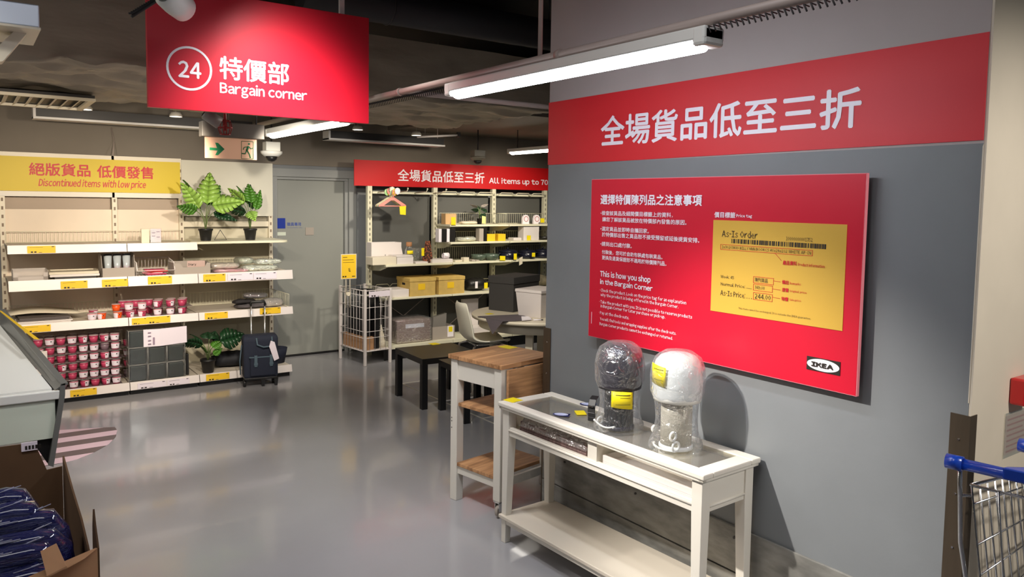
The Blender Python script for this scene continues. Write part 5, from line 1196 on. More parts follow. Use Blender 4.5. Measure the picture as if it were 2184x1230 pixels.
# top shelf
ZC = 1.5125
box1('wooden_box', M('light_wood', (212, 172, 122), 0.6), px2(945, 7.9), 7.85, ZC, px2(968, 7.9), 7.95, ZC + 0.125, 'light wooden box on the top bargain shelf', 'box', 0.002)
smalltag(967, 472, 7.72, 0.06, 0.10, 'yellow tag before the light wooden box')
bundle(px2(997, 7.82), 7.82, ZC, 0.22, 0.15, 0.035, CREAM, 'cream flat bundle on the top bargain shelf', 0, 'flat_bundle', 'bundle', wrap=False)
pf_ = plant(px2(1022, 7.85), 7.85, ZC, 'small dark leafy plant with a grey bow on the top bargain shelf', [(-0.03, -0.02, 0.16, 0.09, 0.045, 150, 20, 40, LEAFD), (0.03, -0.02, 0.16, 0.10, 0.05, 20, 20, 40, LEAFD), (0, -0.03, 0.12, 0.08, 0.05, -80, -10, 30, LEAFD), (0.0, 0.0, 0.18, 0.1, 0.06, 80, 40, 20, LEAFD), (-0.03, 0, 0.2, 0.1, 0.035, 170, 30, 20, GREYC), (0.02, 0, 0.21, 0.13, 0.035, 10, 25, 20, GREYC)], 0.035, 0.07)
smalltag(1032, 468, 7.72, 0.07, 0.09, 'cream and yellow tag before the small dark plant', 0.3, -0.01, M('cream_tag', (240, 232, 150), 0.5))
for i, px in enumerate((1121, 1144)):
    t = thing('mantel_clock', ('left', 'right')[i] + ' small white arched clock on the top bargain shelf', 'clock', (px2(px, 7.82), 7.82, ZC))
    pts = [(-0.05, 0, 0), (0.05, 0, 0)] + [(0.05 * math.cos(a), 0, 0.06 + 0.055 * math.sin(a)) for a in [q * PI / 10 for q in range(11)]]
    cs_ = B().prism(pts, (0, 0.03, 0)).build('case', LETW, t, world=False)
    k = B(); k.tube([(0.032 * math.cos(q * PI / 8), -0.001, 0.062 + 0.032 * math.sin(q * PI / 8)) for q in range(16)], 0.0045, 5, closed=True); k.build('dial_ring', M('dial_pink', (190, 130, 130), 0.5), cs_, world=False)
smalltag(1157, 470, 7.72, 0.06, 0.055, 'yellow tag at the pillar edge on the top bargain shelf')
# low shelf 0.705: white box, two gold boxes, black bag
ZL = 0.7055
box1('white_carton', RAIL, px2(815, 7.75) + 0.03, 7.68, ZL, px2(871, 7.7), 7.95, ZL + 0.085, 'white flat carton left of the two gold boxes', 'box', 0.003)
for i, (pa, pb) in enumerate(((850, 924), (926, 986))):
    xa, xb = px2(pa, 7.78), px2(pb, 7.72)
    if i == 0: xa = px2(870, 7.72)
    t = thing('lidded_box', ('left', 'right')[i] + ' gold brown storage box with lid and yellow note on the low shelf', 'box', ((xa + xb) / 2, 7.835, ZL), 0, 'gold storage boxes'); w2 = (xb - xa) / 2
    B().box(-w2, -0.17, 0, w2, 0.15, 0.17).build('box_body', GOLD, t, world=False, bevel=0.003)
    B().box(-w2 - 0.006, -0.176, 0.165, w2 + 0.006, 0.155, 0.205).build('lid', GOLD, t, world=False, bevel=0.003)
    B().box(-0.06, -0.1725, 0.07, 0.03, -0.1705, 0.14).build('price_note', TAG2, t, world=False, label='yellow price label')
    B().box(-w2 - 0.001, -0.05, 0.12, -w2 + 0.002, 0.02, 0.145).build('hand_hole', BLACK, t, world=False)
bk = bundle(px2(1018, 7.8), 7.84, ZL, 0.26, 0.2, 0.15, BLACK, 'black bag with white and yellow tags between the gold box and the dark box', 0, 'black_bag', 'bag', wrap=False)
B().box(-0.07, -0.112, 0.04, -0.035, -0.108, 0.12).build('white_tag', LETW, bk, world=False); B().box(0.06, -0.112, 0.03, 0.11, -0.108, 0.10).build('price_label', TAG, bk, world=False)
bundle(px2(1150, 7.85), 7.86, ZL + 0.0, 0.28, 0.2, 0.14, M('camo', (112, 104, 84), 0.8, noise_amt=0.5, nscale=12), 'mottled brown bundle near the pillar edge on the low shelf', 0, 'soft_bundle', 'bundle', wrap=False)
# base shelf: wrapped storage box, open box with tag, folded grey box
ZG = 0.1755
xa, xb = px2(843, 7.70), px2(920, 7.70)
wbx = thing('wrapped_box', 'brown storage box wrapped in crinkled plastic on the base shelf', 'box', ((xa + xb) / 2, 7.82, ZG)); w2 = (xb - xa) / 2 - 0.015
B().box(-w2, -0.14, 0, w2, 0.16, 0.26).build('box_body', M('taupe_box', (150, 118, 104), 0.7, noise_amt=0.1, nscale=8), wbx, world=False, bevel=0.01)
B().box(-w2 * 0.5, -0.1445, 0.17, w2 * 0.6, -0.1405, 0.215).build('label_strip', LETW, wbx, world=False)
k = B(); n = 8
k.box(-w2 - 0.012, -0.155, 0.003, w2 + 0.012, 0.17, 0.275); k.build('plastic_bag', WRAP2, wbx, world=False, bevel=0.02)
xa, xb = px2(924, 7.75), px2(962, 7.75)
ob2 = thing('open_box', 'open white cardboard box with yellow tag behind the shell chair', 'box', ((xa + xb) / 2, 7.82, ZG)); w2 = (xb - xa) / 2 + 0.03
B().box(-w2, -0.12, 0, w2, -0.117, 0.15).box(-w2, 0.117, 0, w2, 0.12, 0.15).box(-w2, -0.117, 0, -w2 + 0.003, 0.117, 0.15).box(w2 - 0.003, -0.117, 0, w2, 0.117, 0.15).box(-w2, -0.117, 0, w2, 0.117, 0.003).build('box_body', GREYC, ob2, world=False)
B().box(w2 - 0.10, -0.124, 0.02, w2 - 0.02, -0.1205, 0.15).build('white_panel', LETW, ob2, world=False); B().box(w2 - 0.085, -0.127, 0.08, w2 - 0.035, -0.1245, 0.14).build('price_label', TAG, ob2, world=False)
B().prism([(-0.08, 0, 0.10), (0.10, 0, 0.10), (0.12, 0.02, 0.28), (-0.06, 0.02, 0.24)], (0, 0.05, 0)).build('grey_insert', M('insert_grey', (120, 116, 110), 0.8), ob2, world=False)
box1('white_board', RAIL, px2(1000, 7.75), 7.88, ZG, px2(1034, 7.75), 7.92, ZG + 0.42, 'white board standing on the base shelf behind the shell chair', 'board', 0.003)
box1('white_plank', RAIL, px2(1010, 7.68), 7.68, ZG, px2(1100, 7.68), 7.85, ZG + 0.10, 'long white plank lying on the base shelf under the round table', 'plank', 0.003)

# ================================================================== WIRE BIN
wbn = thing('wire_bin', 'white wire bin on tall legs beside the grey door, full of black goods', 'bin', (3.46, 7.535, 0), R(6.8))
BW, BL_, BH = 0.345, 0.55, 0.83
for (x, y) in ((0.014, 0.014), (BW - 0.014, 0.014), (0.014, BL_ - 0.014), (BW - 0.014, BL_ - 0.014)):
    B().box(x - 0.014, y - 0.014, 0, x + 0.014, y + 0.014, BH).build('leg', RAIL, wbn, world=False, bevel=0.004)
zs = (0.155, 0.30, 0.37, 0.50, 0.63, 0.76, 0.815)
for (a, b, n, nm) in (((0, 0), (0, BL_), 8, 'side_grid'), ((0, 0), (BW, 0), 4, 'front_grid'), ((BW, 0), (BW, BL_), 8, 'side_grid'), ((0, BL_), (BW, BL_), 4, 'back_grid')):
    k = B(); a = Vector((a[0], a[1], 0)); b = Vector((b[0], b[1], 0)); d_ = b - a
    off = Vector((0.012 if a.x == 0 and b.x == 0 else (-0.012 if a.x > 0 and b.x > 0 else 0), 0.012 if a.y == 0 and b.y == 0 else (-0.012 if a.y > 0 and b.y > 0 else 0), 0)) 
    for z in zs: k.tube([a + off + Vector((0, 0, z)), b + off + Vector((0, 0, z))], 0.0045 if z in (0.155, 0.815) else 0.0032, 5)
    for i in range(1, n + 1): q = a + off + d_ * (i / (n + 1)); k.tube([q + Vector((0, 0, 0.155)), q + Vector((0, 0, 0.815))], 0.0026, 5)
    k.build(nm, RAIL, wbn, world=False, kind='stuff')
B().box(0.02, 0.02, 0.155, BW - 0.02, BL_ - 0.02, 0.163).build('bottom_panel', RAIL, wbn, world=False)
B().box(0.05, -0.008, 0.745, BW - 0.03, -0.003, 0.805).build('label_holder', PAPER, wbn, world=False)
k = B().box(0.08, -0.0095, 0.75, 0.10, -0.0085, 0.765).box(0.11, -0.0095, 0.75, 0.13, -0.0085, 0.765).box(0.16, -0.0095, 0.75, 0.175, -0.0085, 0.755); k.build('label_print', LETK, wbn, world=False, kind='stuff')
WB = WM[wbn.name]
def inb(x, y, z): return tuple(WB @ Vector((x, y, z)))
cb_ = thing('cardboard_box', 'brown cardboard box lying in the bottom of the wire bin', 'box', inb(0.09, 0.275, 0.1635), R(6.8))
B().box(-0.055, -0.23, 0, 0.055, 0.23, 0.14).build('box_body', CARD, cb_, world=False, bevel=0.002)
for i, (x, y, sx, sy, z0, z1, lab) in enumerate(((0.09, 0.13, 0.07, 0.12, 0.305, 0.66, 'black upright package at the front left inside the wire bin'), (0.09, 0.28, 0.07, 0.12, 0.305, 0.62, 'black upright package in the middle left of the wire bin'), (0.09, 0.42, 0.07, 0.10, 0.305, 0.60, 'black upright package at the back left of the wire bin'),
                                                 (0.19, 0.10, 0.06, 0.10, 0.164, 0.74, 'tall black package behind the label of the wire bin'), (0.21, 0.28, 0.08, 0.18, 0.164, 0.72, 'broad black package in the centre of the wire bin'))):
    o = box1('black_package', BLACK, 0, 0, 0, sx, sy, z1 - z0, lab, 'package', 0.01, R(6.8), 'black goods in the wire bin'); o.location = inb(x, y, z0)
dk = thing('black_plate', 'round black plate lying on top of the goods in the wire bin', 'plate', inb(0.19, 0.30, 0.742), 0)
B().lathe([(0.05, 0), (0.10, 0.02), (0.115, 0.05), (0.108, 0.05), (0.09, 0.022), (0, 0.012)], 28, cap=False).build('plate_body', BLACK, dk, world=False)
kn = thing('cream_toy', 'cream cone shaped toy tower inside the right side of the wire bin', 'toy', inb(0.285, 0.12, 0.164), 0)
B().lathe([(0.05, 0), (0.052, 0.06), (0.035, 0.09), (0.032, 0.14), (0.022, 0.16), (0.018, 0.20), (0.006, 0.22), (0.003, 0.25)], 18).build('tower', CREAM, kn, world=False)
# yellow sign on a double pole
ys = thing('sign_stand', 'yellow price sign on a double white pole clipped to the wire bin', 'sign', inb(0.0, 0.20, 0.0), R(0))
c = Vector(ys.location)
pa = aY(727, 542, c.y); pb = aY(760.5, 594, c.y)
zb_, zt_ = pb.z, pa.z; xa, xb = pa.x, pb.x
B().box(xa, c.y, zb_, xb, c.y + 0.006, zt_).build('frame', CREAM, ys, bevel=0.002)
B().box(xa + 0.008, c.y - 0.002, zb_ + 0.008, xb - 0.008, c.y - 0.0002, zt_ - 0.008).build('yellow_sheet', TAG2, ys)
k = B(); ww, hh = xb - xa, zt_ - zb_
for (a, b, z0, z1) in ((0.12, 0.4, 0.86, 0.88), (0.12, 0.8, 0.76, 0.775), (0.12, 0.85, 0.66, 0.672), (0.1, 0.2, 0.08, 0.13), (0.24, 0.34, 0.08, 0.13), (0.7, 0.9, 0.09, 0.12), (0.5, 0.62, 0.30, 0.32)): k.box(xa + ww * a, c.y - 0.0032, zb_ + hh * z0, xa + ww * b, c.y - 0.0021, zb_ + hh * z1)
k.build('sheet_print', LETK, ys, kind='stuff')
text('$', (xa + ww * 0.45, c.y - 0.002, zb_ + hh * 0.44), (xa + ww * 0.45, c.y - 0.002, zb_ + hh * 0.32), (xa + ww * 0.6, c.y - 0.002, zb_), (0, -1, 0), LETK, ys)
for dx in (0.35, 0.6): B().tube([(xa + ww * dx, c.y + 0.012, 0.62), (xa + ww * dx, c.y + 0.012, zt_ - 0.02)], 0.005, 6).build('pole', CREAM, ys)
k = B(); k.tube([(xa + ww * 0.48, c.y - 0.005, 0.77), (xa + ww * 0.48, c.y + 0.02, 0.77)], 0.022, 14); k.build('clamp', CREAM, ys)

# ================================================================== HANGING 24 SIGN
SY = 3.8
hs = thing('hanging_sign', 'large red hanging sign numbered 24 with white bilingual writing', 'sign', (1.23, SY, 2.19))
xa, xb = 0.692, 1.768
B().box(xa, SY, 2.192, xb, SY + 0.03, 2.742).build('panel', M('sign_red', (206, 14, 42), 0.4), hs, bevel=0.001)
def T4(body, xa_, yt, yb_, xb_, bold): text(body, aY(xa_, yt, SY), aY(xa_, yb_, SY), aY(xb_, yb_, SY), (0, -1, 0), LETW, hs, bold)
T4('24', 380, 128, 164, 430, 0.035); T4('特價部', 468, 118, 168, 617, 0.022); T4('Bargain corner', 469, 174, 205, 655, 0.02)
cc = aY(404, 146, SY); k = B(); n = 40; r1, r2_ = 0.1005, 0.0905
for i in range(n): a = 2 * PI * i / n; k.v += [Vector((cc.x + r1 * math.cos(a), SY - 0.0015, cc.z + r1 * math.sin(a))), Vector((cc.x + r2_ * math.cos(a), SY - 0.0015, cc.z + r2_ * math.sin(a)))]
for i in range(n): j = (i + 1) % n; k.f.append((2 * i, 2 * i + 1, 2 * j + 1, 2 * j)); k.sm.append(False)
k.build('number_ring', LETW, hs)
for hx_ in (1.62, 0.85): B().box(hx_, SY + 0.031, 2.70, hx_ + 0.025, SY + 0.05, 3.45).build('hanger_strip', RAIL, hs)

# ================================================================== CEILING KIT
def wrapduct(name, x0, x1, y0, y1, z0, z1, lab, amp):
    t = thing(name, lab, 'duct', ((x0 + x1) / 2, (y0 + y1) / 2, z0))
    k = B(); nx = int((x1 - x0) / 0.035)
    prof = [(y1, z1)] + [(y1, z1 - (z1 - z0) * i / 4) for i in range(1, 4)] + [(y1 - (y1 - y0) * i / 52, z0) for i in range(1, 53)] + [(y0, z0 + (z1 - z0) * i / 10) for i in range(1, 11)]
    m_ = len(prof)
    for i in range(nx + 1):
        X = x0 + (x1 - x0) * i / nx
        for j, (Y, Z) in enumerate(prof):
            bot = Z < z0 + 0.01
            q = Vector((X * 1.6, Y * 5.5, Z * 3)); q = q + Vector((0.5 * noise.noise(q * 0.7), 0.9 * noise.noise(q * 0.5 + Vector((9, 0, 0))), 0)); d_ = 1.5 * (1 - abs(noise.noise(q)) * 2.2) * 0.5 + 0.9 * (0.5 - abs(noise.noise(q * 2.1))) + 0.5 * abs(noise.noise(q * 4.3))
            if bot: k.v.append(Vector((X, Y, Z + amp * abs(d_) - 0.01)))
            elif Y == y0: k.v.append(Vector((X, Y + amp * 0.45 * d_, Z)))
            else: k.v.append(Vector((X, Y, Z)))
    for i in range(nx):
        for j in range(m_ - 1): k.f.append((i * m_ + j, i * m_ + j + 1, (i + 1) * m_ + j + 1, (i + 1) * m_ + j)); k.sm.append(True)
    k.f.append(tuple(range(m_ - 1, -1, -1))); k.sm.append(False); k.f.append(tuple(nx * m_ + j for j in range(m_))); k.sm.append(False)
    k.build('wrapped_skin', FOIL, t)
    return t
D_a = wrapduct('air_duct', -2.5, 1.35, 5.02, 6.95, 2.515, 3.30, 'grey wrapped air duct with creased underside above the yellow banner', 0.05)
D_b = wrapduct('air_duct', 1.42, 4.0, 5.05, 6.95, 2.515, 2.95, 'grey wrapped air duct with creased underside above the grey door', 0.045)
# grille under the left duct
gr = thing('air_grille', 'cream louvred air grille in the underside of the left duct', 'grille', (0.2, 6.7, 2.42))
k = B().box(-1.2, 6.30, 2.465, 0.80, 6.34, 2.485).box(-1.2, 7.04, 2.465, 0.80, 7.08, 2.485).box(0.76, 6.34, 2.465, 0.80, 7.04, 2.485).box(-1.2, 6.34, 2.465, -1.16, 7.04, 2.485)
k.build('grille_frame', CREAM, gr)
for i in range(16):
    x = 0.70 - i * 0.075; B().prism([(x, 6.345, 2.466), (x + 0.004, 6.345, 2.466), (x + 0.035, 6.345, 2.49), (x + 0.031, 6.345, 2.49)], (0, 0.69, 0)).build('louvre', CREAM, gr)
B().box(-1.2, 6.34, 2.491, 0.80, 7.04, 2.51).build('grille_box', DARK, gr)
# troughs
def trough(x0, x1, Y, z0, z1, lab, endcap=True):
    t = thing('light_trough', lab, 'trough', ((x0 + x1) / 2, Y, z0))
    B().box(x0, Y, z0 + 0.012, x1, Y + 0.14, z1).build('dark_face', DARK, t)
    B().box(x0 - 0.02, Y - 0.03, z0 - 0.004, x1, Y + 0.14, z0 + 0.014).build('pale_lip', M('trough_white', (212, 208, 204), 0.4), t)
    if endcap: B().box(x0 - 0.02, Y - 0.02, z0, x0, Y + 0.14, z1).build('end_cap', MATS['trough_white'], t)
    B().tube([(x0 + 0.3, Y + 0.07, z1), (x0 + 0.3, Y + 0.07, 3.46)], 0.004, 5).build('hanger_wire', PIPE, t); B().tube([(x1 - 0.2, Y + 0.07, z1), (x1 - 0.2, Y + 0.07, 3.46)], 0.004, 5).build('hanger_wire', PIPE, t)
trough(0.51, 2.28, 7.5, 2.42, 2.515, 'long trough with dark face and pale lip above the yellow banner')
trough(3.06, 4.40, 7.5, 2.395, 2.485, 'shorter trough with dark face hanging above the grey door')
for i, (px, py, lab) in enumerate(((182, 234, 'round lit downlight under the left duct, left of the hanging sign'), (375, 249, 'round lit downlight below the bottom edge of the hanging sign'), (763, 277, 'round lit downlight just right of the hanging sign'), (888, 289, 'round lit downlight at the end of the pale tube above the red banner'))):
    p = aY(px, py, 7.3); t = thing('downlight', lab, 'light', tuple(p))
    B().lathe([(0.052, 0), (0.055, 0.01), (0.04, 0.04), (0.0, 0.045)], 20, cap=False).build('housing', WHITE, t, world=False); B().lathe([(0.0, 0.002), (0.046, 0.002)], 20, cap=False).lathe([(0.046, 0.002), (0.0, -0.002)], 20, cap=False).build('lit_lens', LED, t, world=False)
    B().tube([(0, 0, 0.04), (0, 0, 3.46 - p.z)], 0.004, 5).build('hanger_wire', PIPE, t, world=False)
# fluorescent battens
def batten(x, y0, y1, z, lab, mt, dirx=False):
    t = thing('batten_light', lab, 'light', (x, (y0 + y1) / 2, z), 0, 'fluorescent battens')
    L = y1 - y0
    B().box(-0.045, -L / 2, 0.018, 0.045, L / 2, 0.058).build('housing', LAMPBODY, t, world=False, bevel=0.006)
    k = B(); n = 10; vs = []
    for yy in (-L / 2 + 0.05, L / 2 - 0.05): vs += [(0.036 * math.cos(PI + PI * i / n), yy, 0.018 + 0.03 * math.sin(PI + PI * i / n)) for i in range(n + 1)]
    k.add(vs, [(i, i + n + 1, i + n + 2, i + 1) for i in range(n)] + [tuple(range(n, -1, -1)), tuple(range(n + 1, 2 * n + 2))], True); k.build('lit_diffuser', mt, t, world=False)
    for s in (-1, 1): B().box(-0.046, s * L / 2, 0.0, 0.046, s * (L / 2 - 0.05), 0.0585).build('end_cap', LAMPBODY, t, world=False, bevel=0.01)
    return t
batten(1.85, 1.56, 3.08, 2.265, 'bright fluorescent batten along the top of the pillar wall', TUBE)
batten(1.85, 4.25, 5.65, 2.235, 'lit fluorescent batten below the right end of the hanging sign', TUBE2)
p = aZ(1080, 326, 2.36); q = aZ(1175, 322, 2.36)
t3 = batten(p.x + 0.05, q.y - 0.25, p.y, 2.35, 'lit fluorescent batten above the red back banner beside the pillar', TUBE2)
for yy in (q.y + 0.2,): B().tube([(0, 0.3, 0.05), (0, 0.3, 1.1)], 0.006, 6).build('hanger_rod', DARK, t3, world=False)
# conduit runs
cp = thing('conduit_pipe', 'long pinkish conduit carrying the fluorescent battens along the pillar wall', 'pipe', (1.85, 2, 2.36))
B().tube([(1.85, -0.6, 2.345), (1.85, 6.4, 2.345)], 0.016, 10).build('pipe', PIPE, cp)
k = B()
for y in (0.9, 2.3, 3.6, 4.9): k.tube([(1.85, y - 0.012, 2.345), (1.85, y + 0.012, 2.345)], 0.021, 10)
k.build('coupling', PIPE, cp, kind='stuff')
k = B()
for i in range(90): y = 3.1 + i * 0.02; k.tube([(1.89, y, 2.305), (1.89, y + 0.01, 2.325), (1.86, y + 0.014, 2.325)], 0.0025, 4)
for i in range(70): y = 1.55 - i * 0.02; k.tube([(1.82, y, 2.30), (1.82, y + 0.01, 2.32), (1.85, y + 0.014, 2.32)], 0.0025, 4)
k.build('spiral_cable', DARK, cp, kind='stuff')
for y in (2.42, 4.6, 0.2): B().tube([(1.85, y, 2.345), (1.85, y, 3.46)], 0.009, 8).build('hanger_rod', PIPE, cp)
cp2 = thing('conduit_pipe', 'shorter pinkish conduit running from the batten run behind the pillar', 'pipe', (2.2, 3.58, 2.33))
B().tube([(1.88, 3.58, 2.345), (4.0, 3.58, 2.345)], 0.014, 10).build('pipe', PIPE, cp2)
# black round duct and dark ceiling clutter
rd = thing('round_duct', 'large black round duct crossing the dark ceiling near the pillar', 'duct', (2.5, 4.35, 2.9))
pb = aY(1165, 106, 4.35); pt = aY(1165, 42, 4.35); r = (pt.z - pb.z) / 2
B().tube([(1.6, 4.35, (pb.z + pt.z) / 2), (4.6, 4.35, (pb.z + pt.z) / 2)], r, 28).build('duct_body', DUCTBLK, rd)
for xx in (1.9, 3.4): B().tube([(xx, 4.35, pt.z - 0.02), (xx, 4.35, 3.46)], 0.006, 6).build('hanger_rod', DARK, rd)
B().tube([(2.15, 4.35 + r * 1.02 * math.cos(a), (pb.z + pt.z) / 2 + r * 1.02 * math.sin(a)) for a in [i * PI / 10 for i in range(20)]], 0.006, 5, closed=True).build('band', DARK, rd)
ct_ = thing('cable_tray', 'dark cable tray hanging under the ceiling right of the hanging sign', 'tray', (2.3, 5.2, 3.0))
B().box(1.9, 4.75, 3.02, 4.6, 4.77, 3.06).box(1.9, 4.98, 3.02, 4.6, 5.0, 3.06).build('side_rail', DARK, ct_)
k = B()
for i in range(16): k.box(1.95 + i * 0.17, 4.77, 3.02, 1.97 + i * 0.17, 4.98, 3.03)
k.build('rung', DARK, ct_, kind='stuff')
B().tube([(2.2, 4.87, 3.06), (2.2, 4.87, 3.46)], 0.005, 5).tube([(4.0, 4.87, 3.06), (4.0, 4.87, 3.46)], 0.005, 5).build('hanger_rod', DARK, ct_)
bm_ = thing('ceiling_beam', 'dark ceiling beam running across above the hanging sign', 'beam', (0.5, 4.5, 3.2))
B().box(0.4, 4.3, 3.1, 1.6, 4.6, 3.45).build('beam_body', DARK, bm_)
ld = thing('cable_ladder', 'dark ribbed cable strip at the upper left corner of the hanging sign', 'cable', (0.68, 3.6, 2.75))
k = B()
for i in range(14): a = aY(283 + i * 4.5, 30 - i * 2.7, 3.4); k.tube([a + Vector((-0.015, 0, 0)), a + Vector((0.02, 0, 0.008))], 0.004, 5)
k.build('rib', DARK, ld, kind='stuff')
a = aY(280, 36, 3.4); b_ = aY(350, -8, 3.4); B().tube([a, b_, (b_.x + 0.1, 3.4, 3.46)], 0.007, 6).build('carrier', DARK, ld)
# pale square bracket behind the exit sign etc.
p = aY(890, 292, 7.1); q = aY(975, 288, 7.1)
pt_ = thing('pale_tube', 'thin pale tube with end clip hanging above the red back banner', 'tube', tuple(p))
B().tube([p, q], 0.011, 8).build('tube', RAIL, pt_); B().box(q.x, 7.08, q.z - 0.02, q.x + 0.03, 7.12, q.z + 0.03).build('end_clip', DARK, pt_)
B().tube([((p.x + q.x) / 2, 7.1, p.z), ((p.x + q.x) / 2, 7.1, 3.46)], 0.004, 5).build('hanger_wire', PIPE, pt_)
# slab edge (lighter soffit) rising behind the pillar
sf = struct('trim_2', B().box(4.15, 6.0, 2.62, 9, 8.40, 2.70), FASC)
# spot lamp in front of the sign
sl = thing('spot_lamp', 'white spot lamp head hanging at the top left of the red 24 sign', 'lamp', (0.715, 3.3, 2.5))
k = B(); k.lathe([(0.03, 0.10), (0.045, 0.09), (0.052, 0.03), (0.052, -0.03), (0.047, -0.03), (0.045, 0.02), (0, 0.03)], 24, cap=False)
ax = (Vector((1.25, 3.8, 2.42)) - Vector((0.72, 3.3, 2.56))).normalized(); m = Vector((0, 0, -1)).rotation_difference(ax).to_matrix().to_4x4()
k.xf(Matrix.Translation(Vector((0.722, 3.3, 2.545))) @ m); k.build('lamp_head', LAMPBODY, sl)
B().tube([(0.69, 3.27, 2.60), (0.68, 3.26, 2.75), (0.68, 3.26, 3.46)], 0.012, 8).build('stem', LAMPBODY, sl)
# small second spot and sprinkler cage
pz = aY(458, 256, 4.6); s2 = thing('spot_lamp', 'small grey spot lamp under the hanging sign beside the red cage', 'lamp', tuple(pz))
k = B(); k.lathe([(0.02, 0.07), (0.032, 0.06), (0.036, -0.03), (0.03, -0.03), (0.0, 0.0)], 18, cap=False); k.xf(Matrix.Rotation(R(-60), 4, 'Y')); k.build('lamp_head', M('spot_grey', (150, 144, 138), 0.4), s2, world=False)
B().tube([(0, 0, 0), (0.0, 0.02, 0.1), (0, 0.02, 3.46 - pz.z)], 0.01, 6).build('stem', DARK, s2, world=False)
pz = aY(480, 272, 4.7); s3 = thing('sprinkler_cage', 'small red wire cage around a sprinkler above the exit sign', 'sprinkler', tuple(pz)); CG = M('cage_red', (150, 30, 30), 0.4, metal=0.3)
k = B()
for z, r in ((0.04, 0.03), (0.0, 0.04), (-0.04, 0.028)): k.tube([(r * math.cos(i * PI / 6), r * math.sin(i * PI / 6), z) for i in range(12)], 0.003, 5, closed=True)
for i in range(6): a = i * PI / 3; k.tube([(0.03 * math.cos(a), 0.03 * math.sin(a), 0.04), (0.04 * math.cos(a), 0.04 * math.sin(a), 0), (0.028 * math.cos(a), 0.028 * math.sin(a), -0.04)], 0.003, 5)
k.build('cage', CG, s3, world=False); B().tube([(0, 0, -0.02), (0, 0, 0.1), (0, 0, 3.46 - pz.z)], 0.008, 8).build('drop_pipe', CG, s3, world=False)
# exit sign
EY = 5.0
ex = thing('exit_sign', 'lit pale exit sign with green arrow and running figure under a dark box', 'sign', (1.39, EY, 2.03))
a = aY(437, 293, EY); b_ = aY(548, 342, EY)
B().box(a.x, EY + 0.0, b_.z + 0.002, b_.x, EY + 0.012, a.z + 0.005).build('lit_panel', EXITM, ex, bevel=0.001)
c1 = aY(428, 258, EY); c2 = aY(561, 297, EY)
B().box(c1.x, EY - 0.03, a.z + 0.006, c2.x, EY + 0.05, c1.z).build('housing', M('exit_box', (104, 98, 90), 0.5), ex, bevel=0.004)
for xx in (c1.x + 0.05, c2.x - 0.05): B().tube([(xx, EY - 0.02, c1.z), (xx, EY - 0.035, 2.6), (xx, EY - 0.035, 3.46)], 0.005, 6).build('hanger_rod', DARK, ex)
def E_(x, y): return aY(x, y, EY - 0.002)
def epoly(pts, nm='green_arrow'):
    return B().prism([E_(*p_) for p_ in pts][::-1], (0, 0.0015, 0)).build(nm, EXITG, ex)
epoly([(447, 314), (463, 315.5), (459, 304), (465, 304.5), (479, 318), (465, 331), (459, 330.5), (464, 321), (447, 320)])
k = B()
fr4 = [E_(515, 301), E_(540, 302), E_(540, 339), E_(515, 338)]
for i in range(4): k.tube([fr4[i], fr4[(i + 1) % 4]], 0.0016, 4)
k.build('door_outline', EXITG, ex)
k = B(); hd_ = E_(531, 307)
k.tube([hd_, hd_ + Vector((0, -0.002, 0))], 0.0065, 10)
k.tube([E_(530, 312), E_(526, 321)], 0.0065, 6); k.tube([E_(529, 313), E_(521, 314), E_(519, 319)], 0.003, 5); k.tube([E_(531, 313), E_(535, 317), E_(539, 316)], 0.003, 5)
k.tube([E_(526, 321), E_(523, 328), E_(516, 327)], 0.0038, 5); k.tube([E_(527, 321), E_(532, 329), E_(534, 337)], 0.0038, 5)
k.build('running_figure', EXITG, ex)
# cctv cameras
def cctv(px, py, Y, mt, lab, box_w=0.075):
    p = aY(px, py, Y); t = thing('security_camera', lab, 'camera', tuple(p))
    B().box(-box_w, -0.05, 0, box_w, 0.05, 0.075).build('junction_box', mt, t, world=False, bevel=0.004)
    B().lathe([(0.09, -0.002), (0.088, -0.02), (0.06, -0.045), (0.0, -0.045)], 24).build('dome_base', mt, t, world=False)
    B().lathe([(0.048, -0.045), (0.042, -0.07), (0.024, -0.085), (0, -0.09)], 20).build('dark_dome', BLACK, t, world=False)
    B().tube([(0, 0, 0.07), (0, 0, (2.51 if Y < 7 else 2.619) - p.z)], 0.008, 6).build('drop_rod', DARK, t, world=False)
cctv(579, 322, 6.5, LAMPBODY, 'white dome security camera hanging left of the grey door', 0.06)
cctv(1019, 334, 7.6, M('cam_grey', (110, 104, 92), 0.5), 'grey dome security camera above the red back banner')
# white box on bracket top left
wbx2 = thing('projector_box', 'white metal box on a bracket hanging at the top left of the room', 'box', (-0.1, 3.35, 2.37))
B().box(-0.5, 3.2, 2.374, 0.237, 3.55, 2.452).build('case', M('case_blue_white', (206, 214, 226), 0.3, metal=0.3), wbx2, bevel=0.004)
B().box(-0.5, 3.195, 2.366, 0.24, 3.55, 2.3735).build('bottom_trim', CREAM, wbx2)
B().prism([(0.165, 3.3, 2.368), (0.205, 3.3, 2.368), (0.13, 3.3, 2.26), (0.06, 3.3, 2.24)], (0, 0.08, 0)).build('bracket', CREAM, wbx2)
B().tube([(-0.3, 3.4, 2.45), (-0.3, 3.4, 3.46)], 0.012, 8).build('drop_rod', DARK, wbx2)
cbl = thing('thin_cable', 'thin pale cable hanging above the yellow banner', 'cable', tuple(aY(237, 272, 8.35)))
B().tube([aY(237, 272, 8.38), aY(243, 300, 8.36), aY(241, 332, 8.14)], 0.004, 5).build('cable', PIPE, cbl)

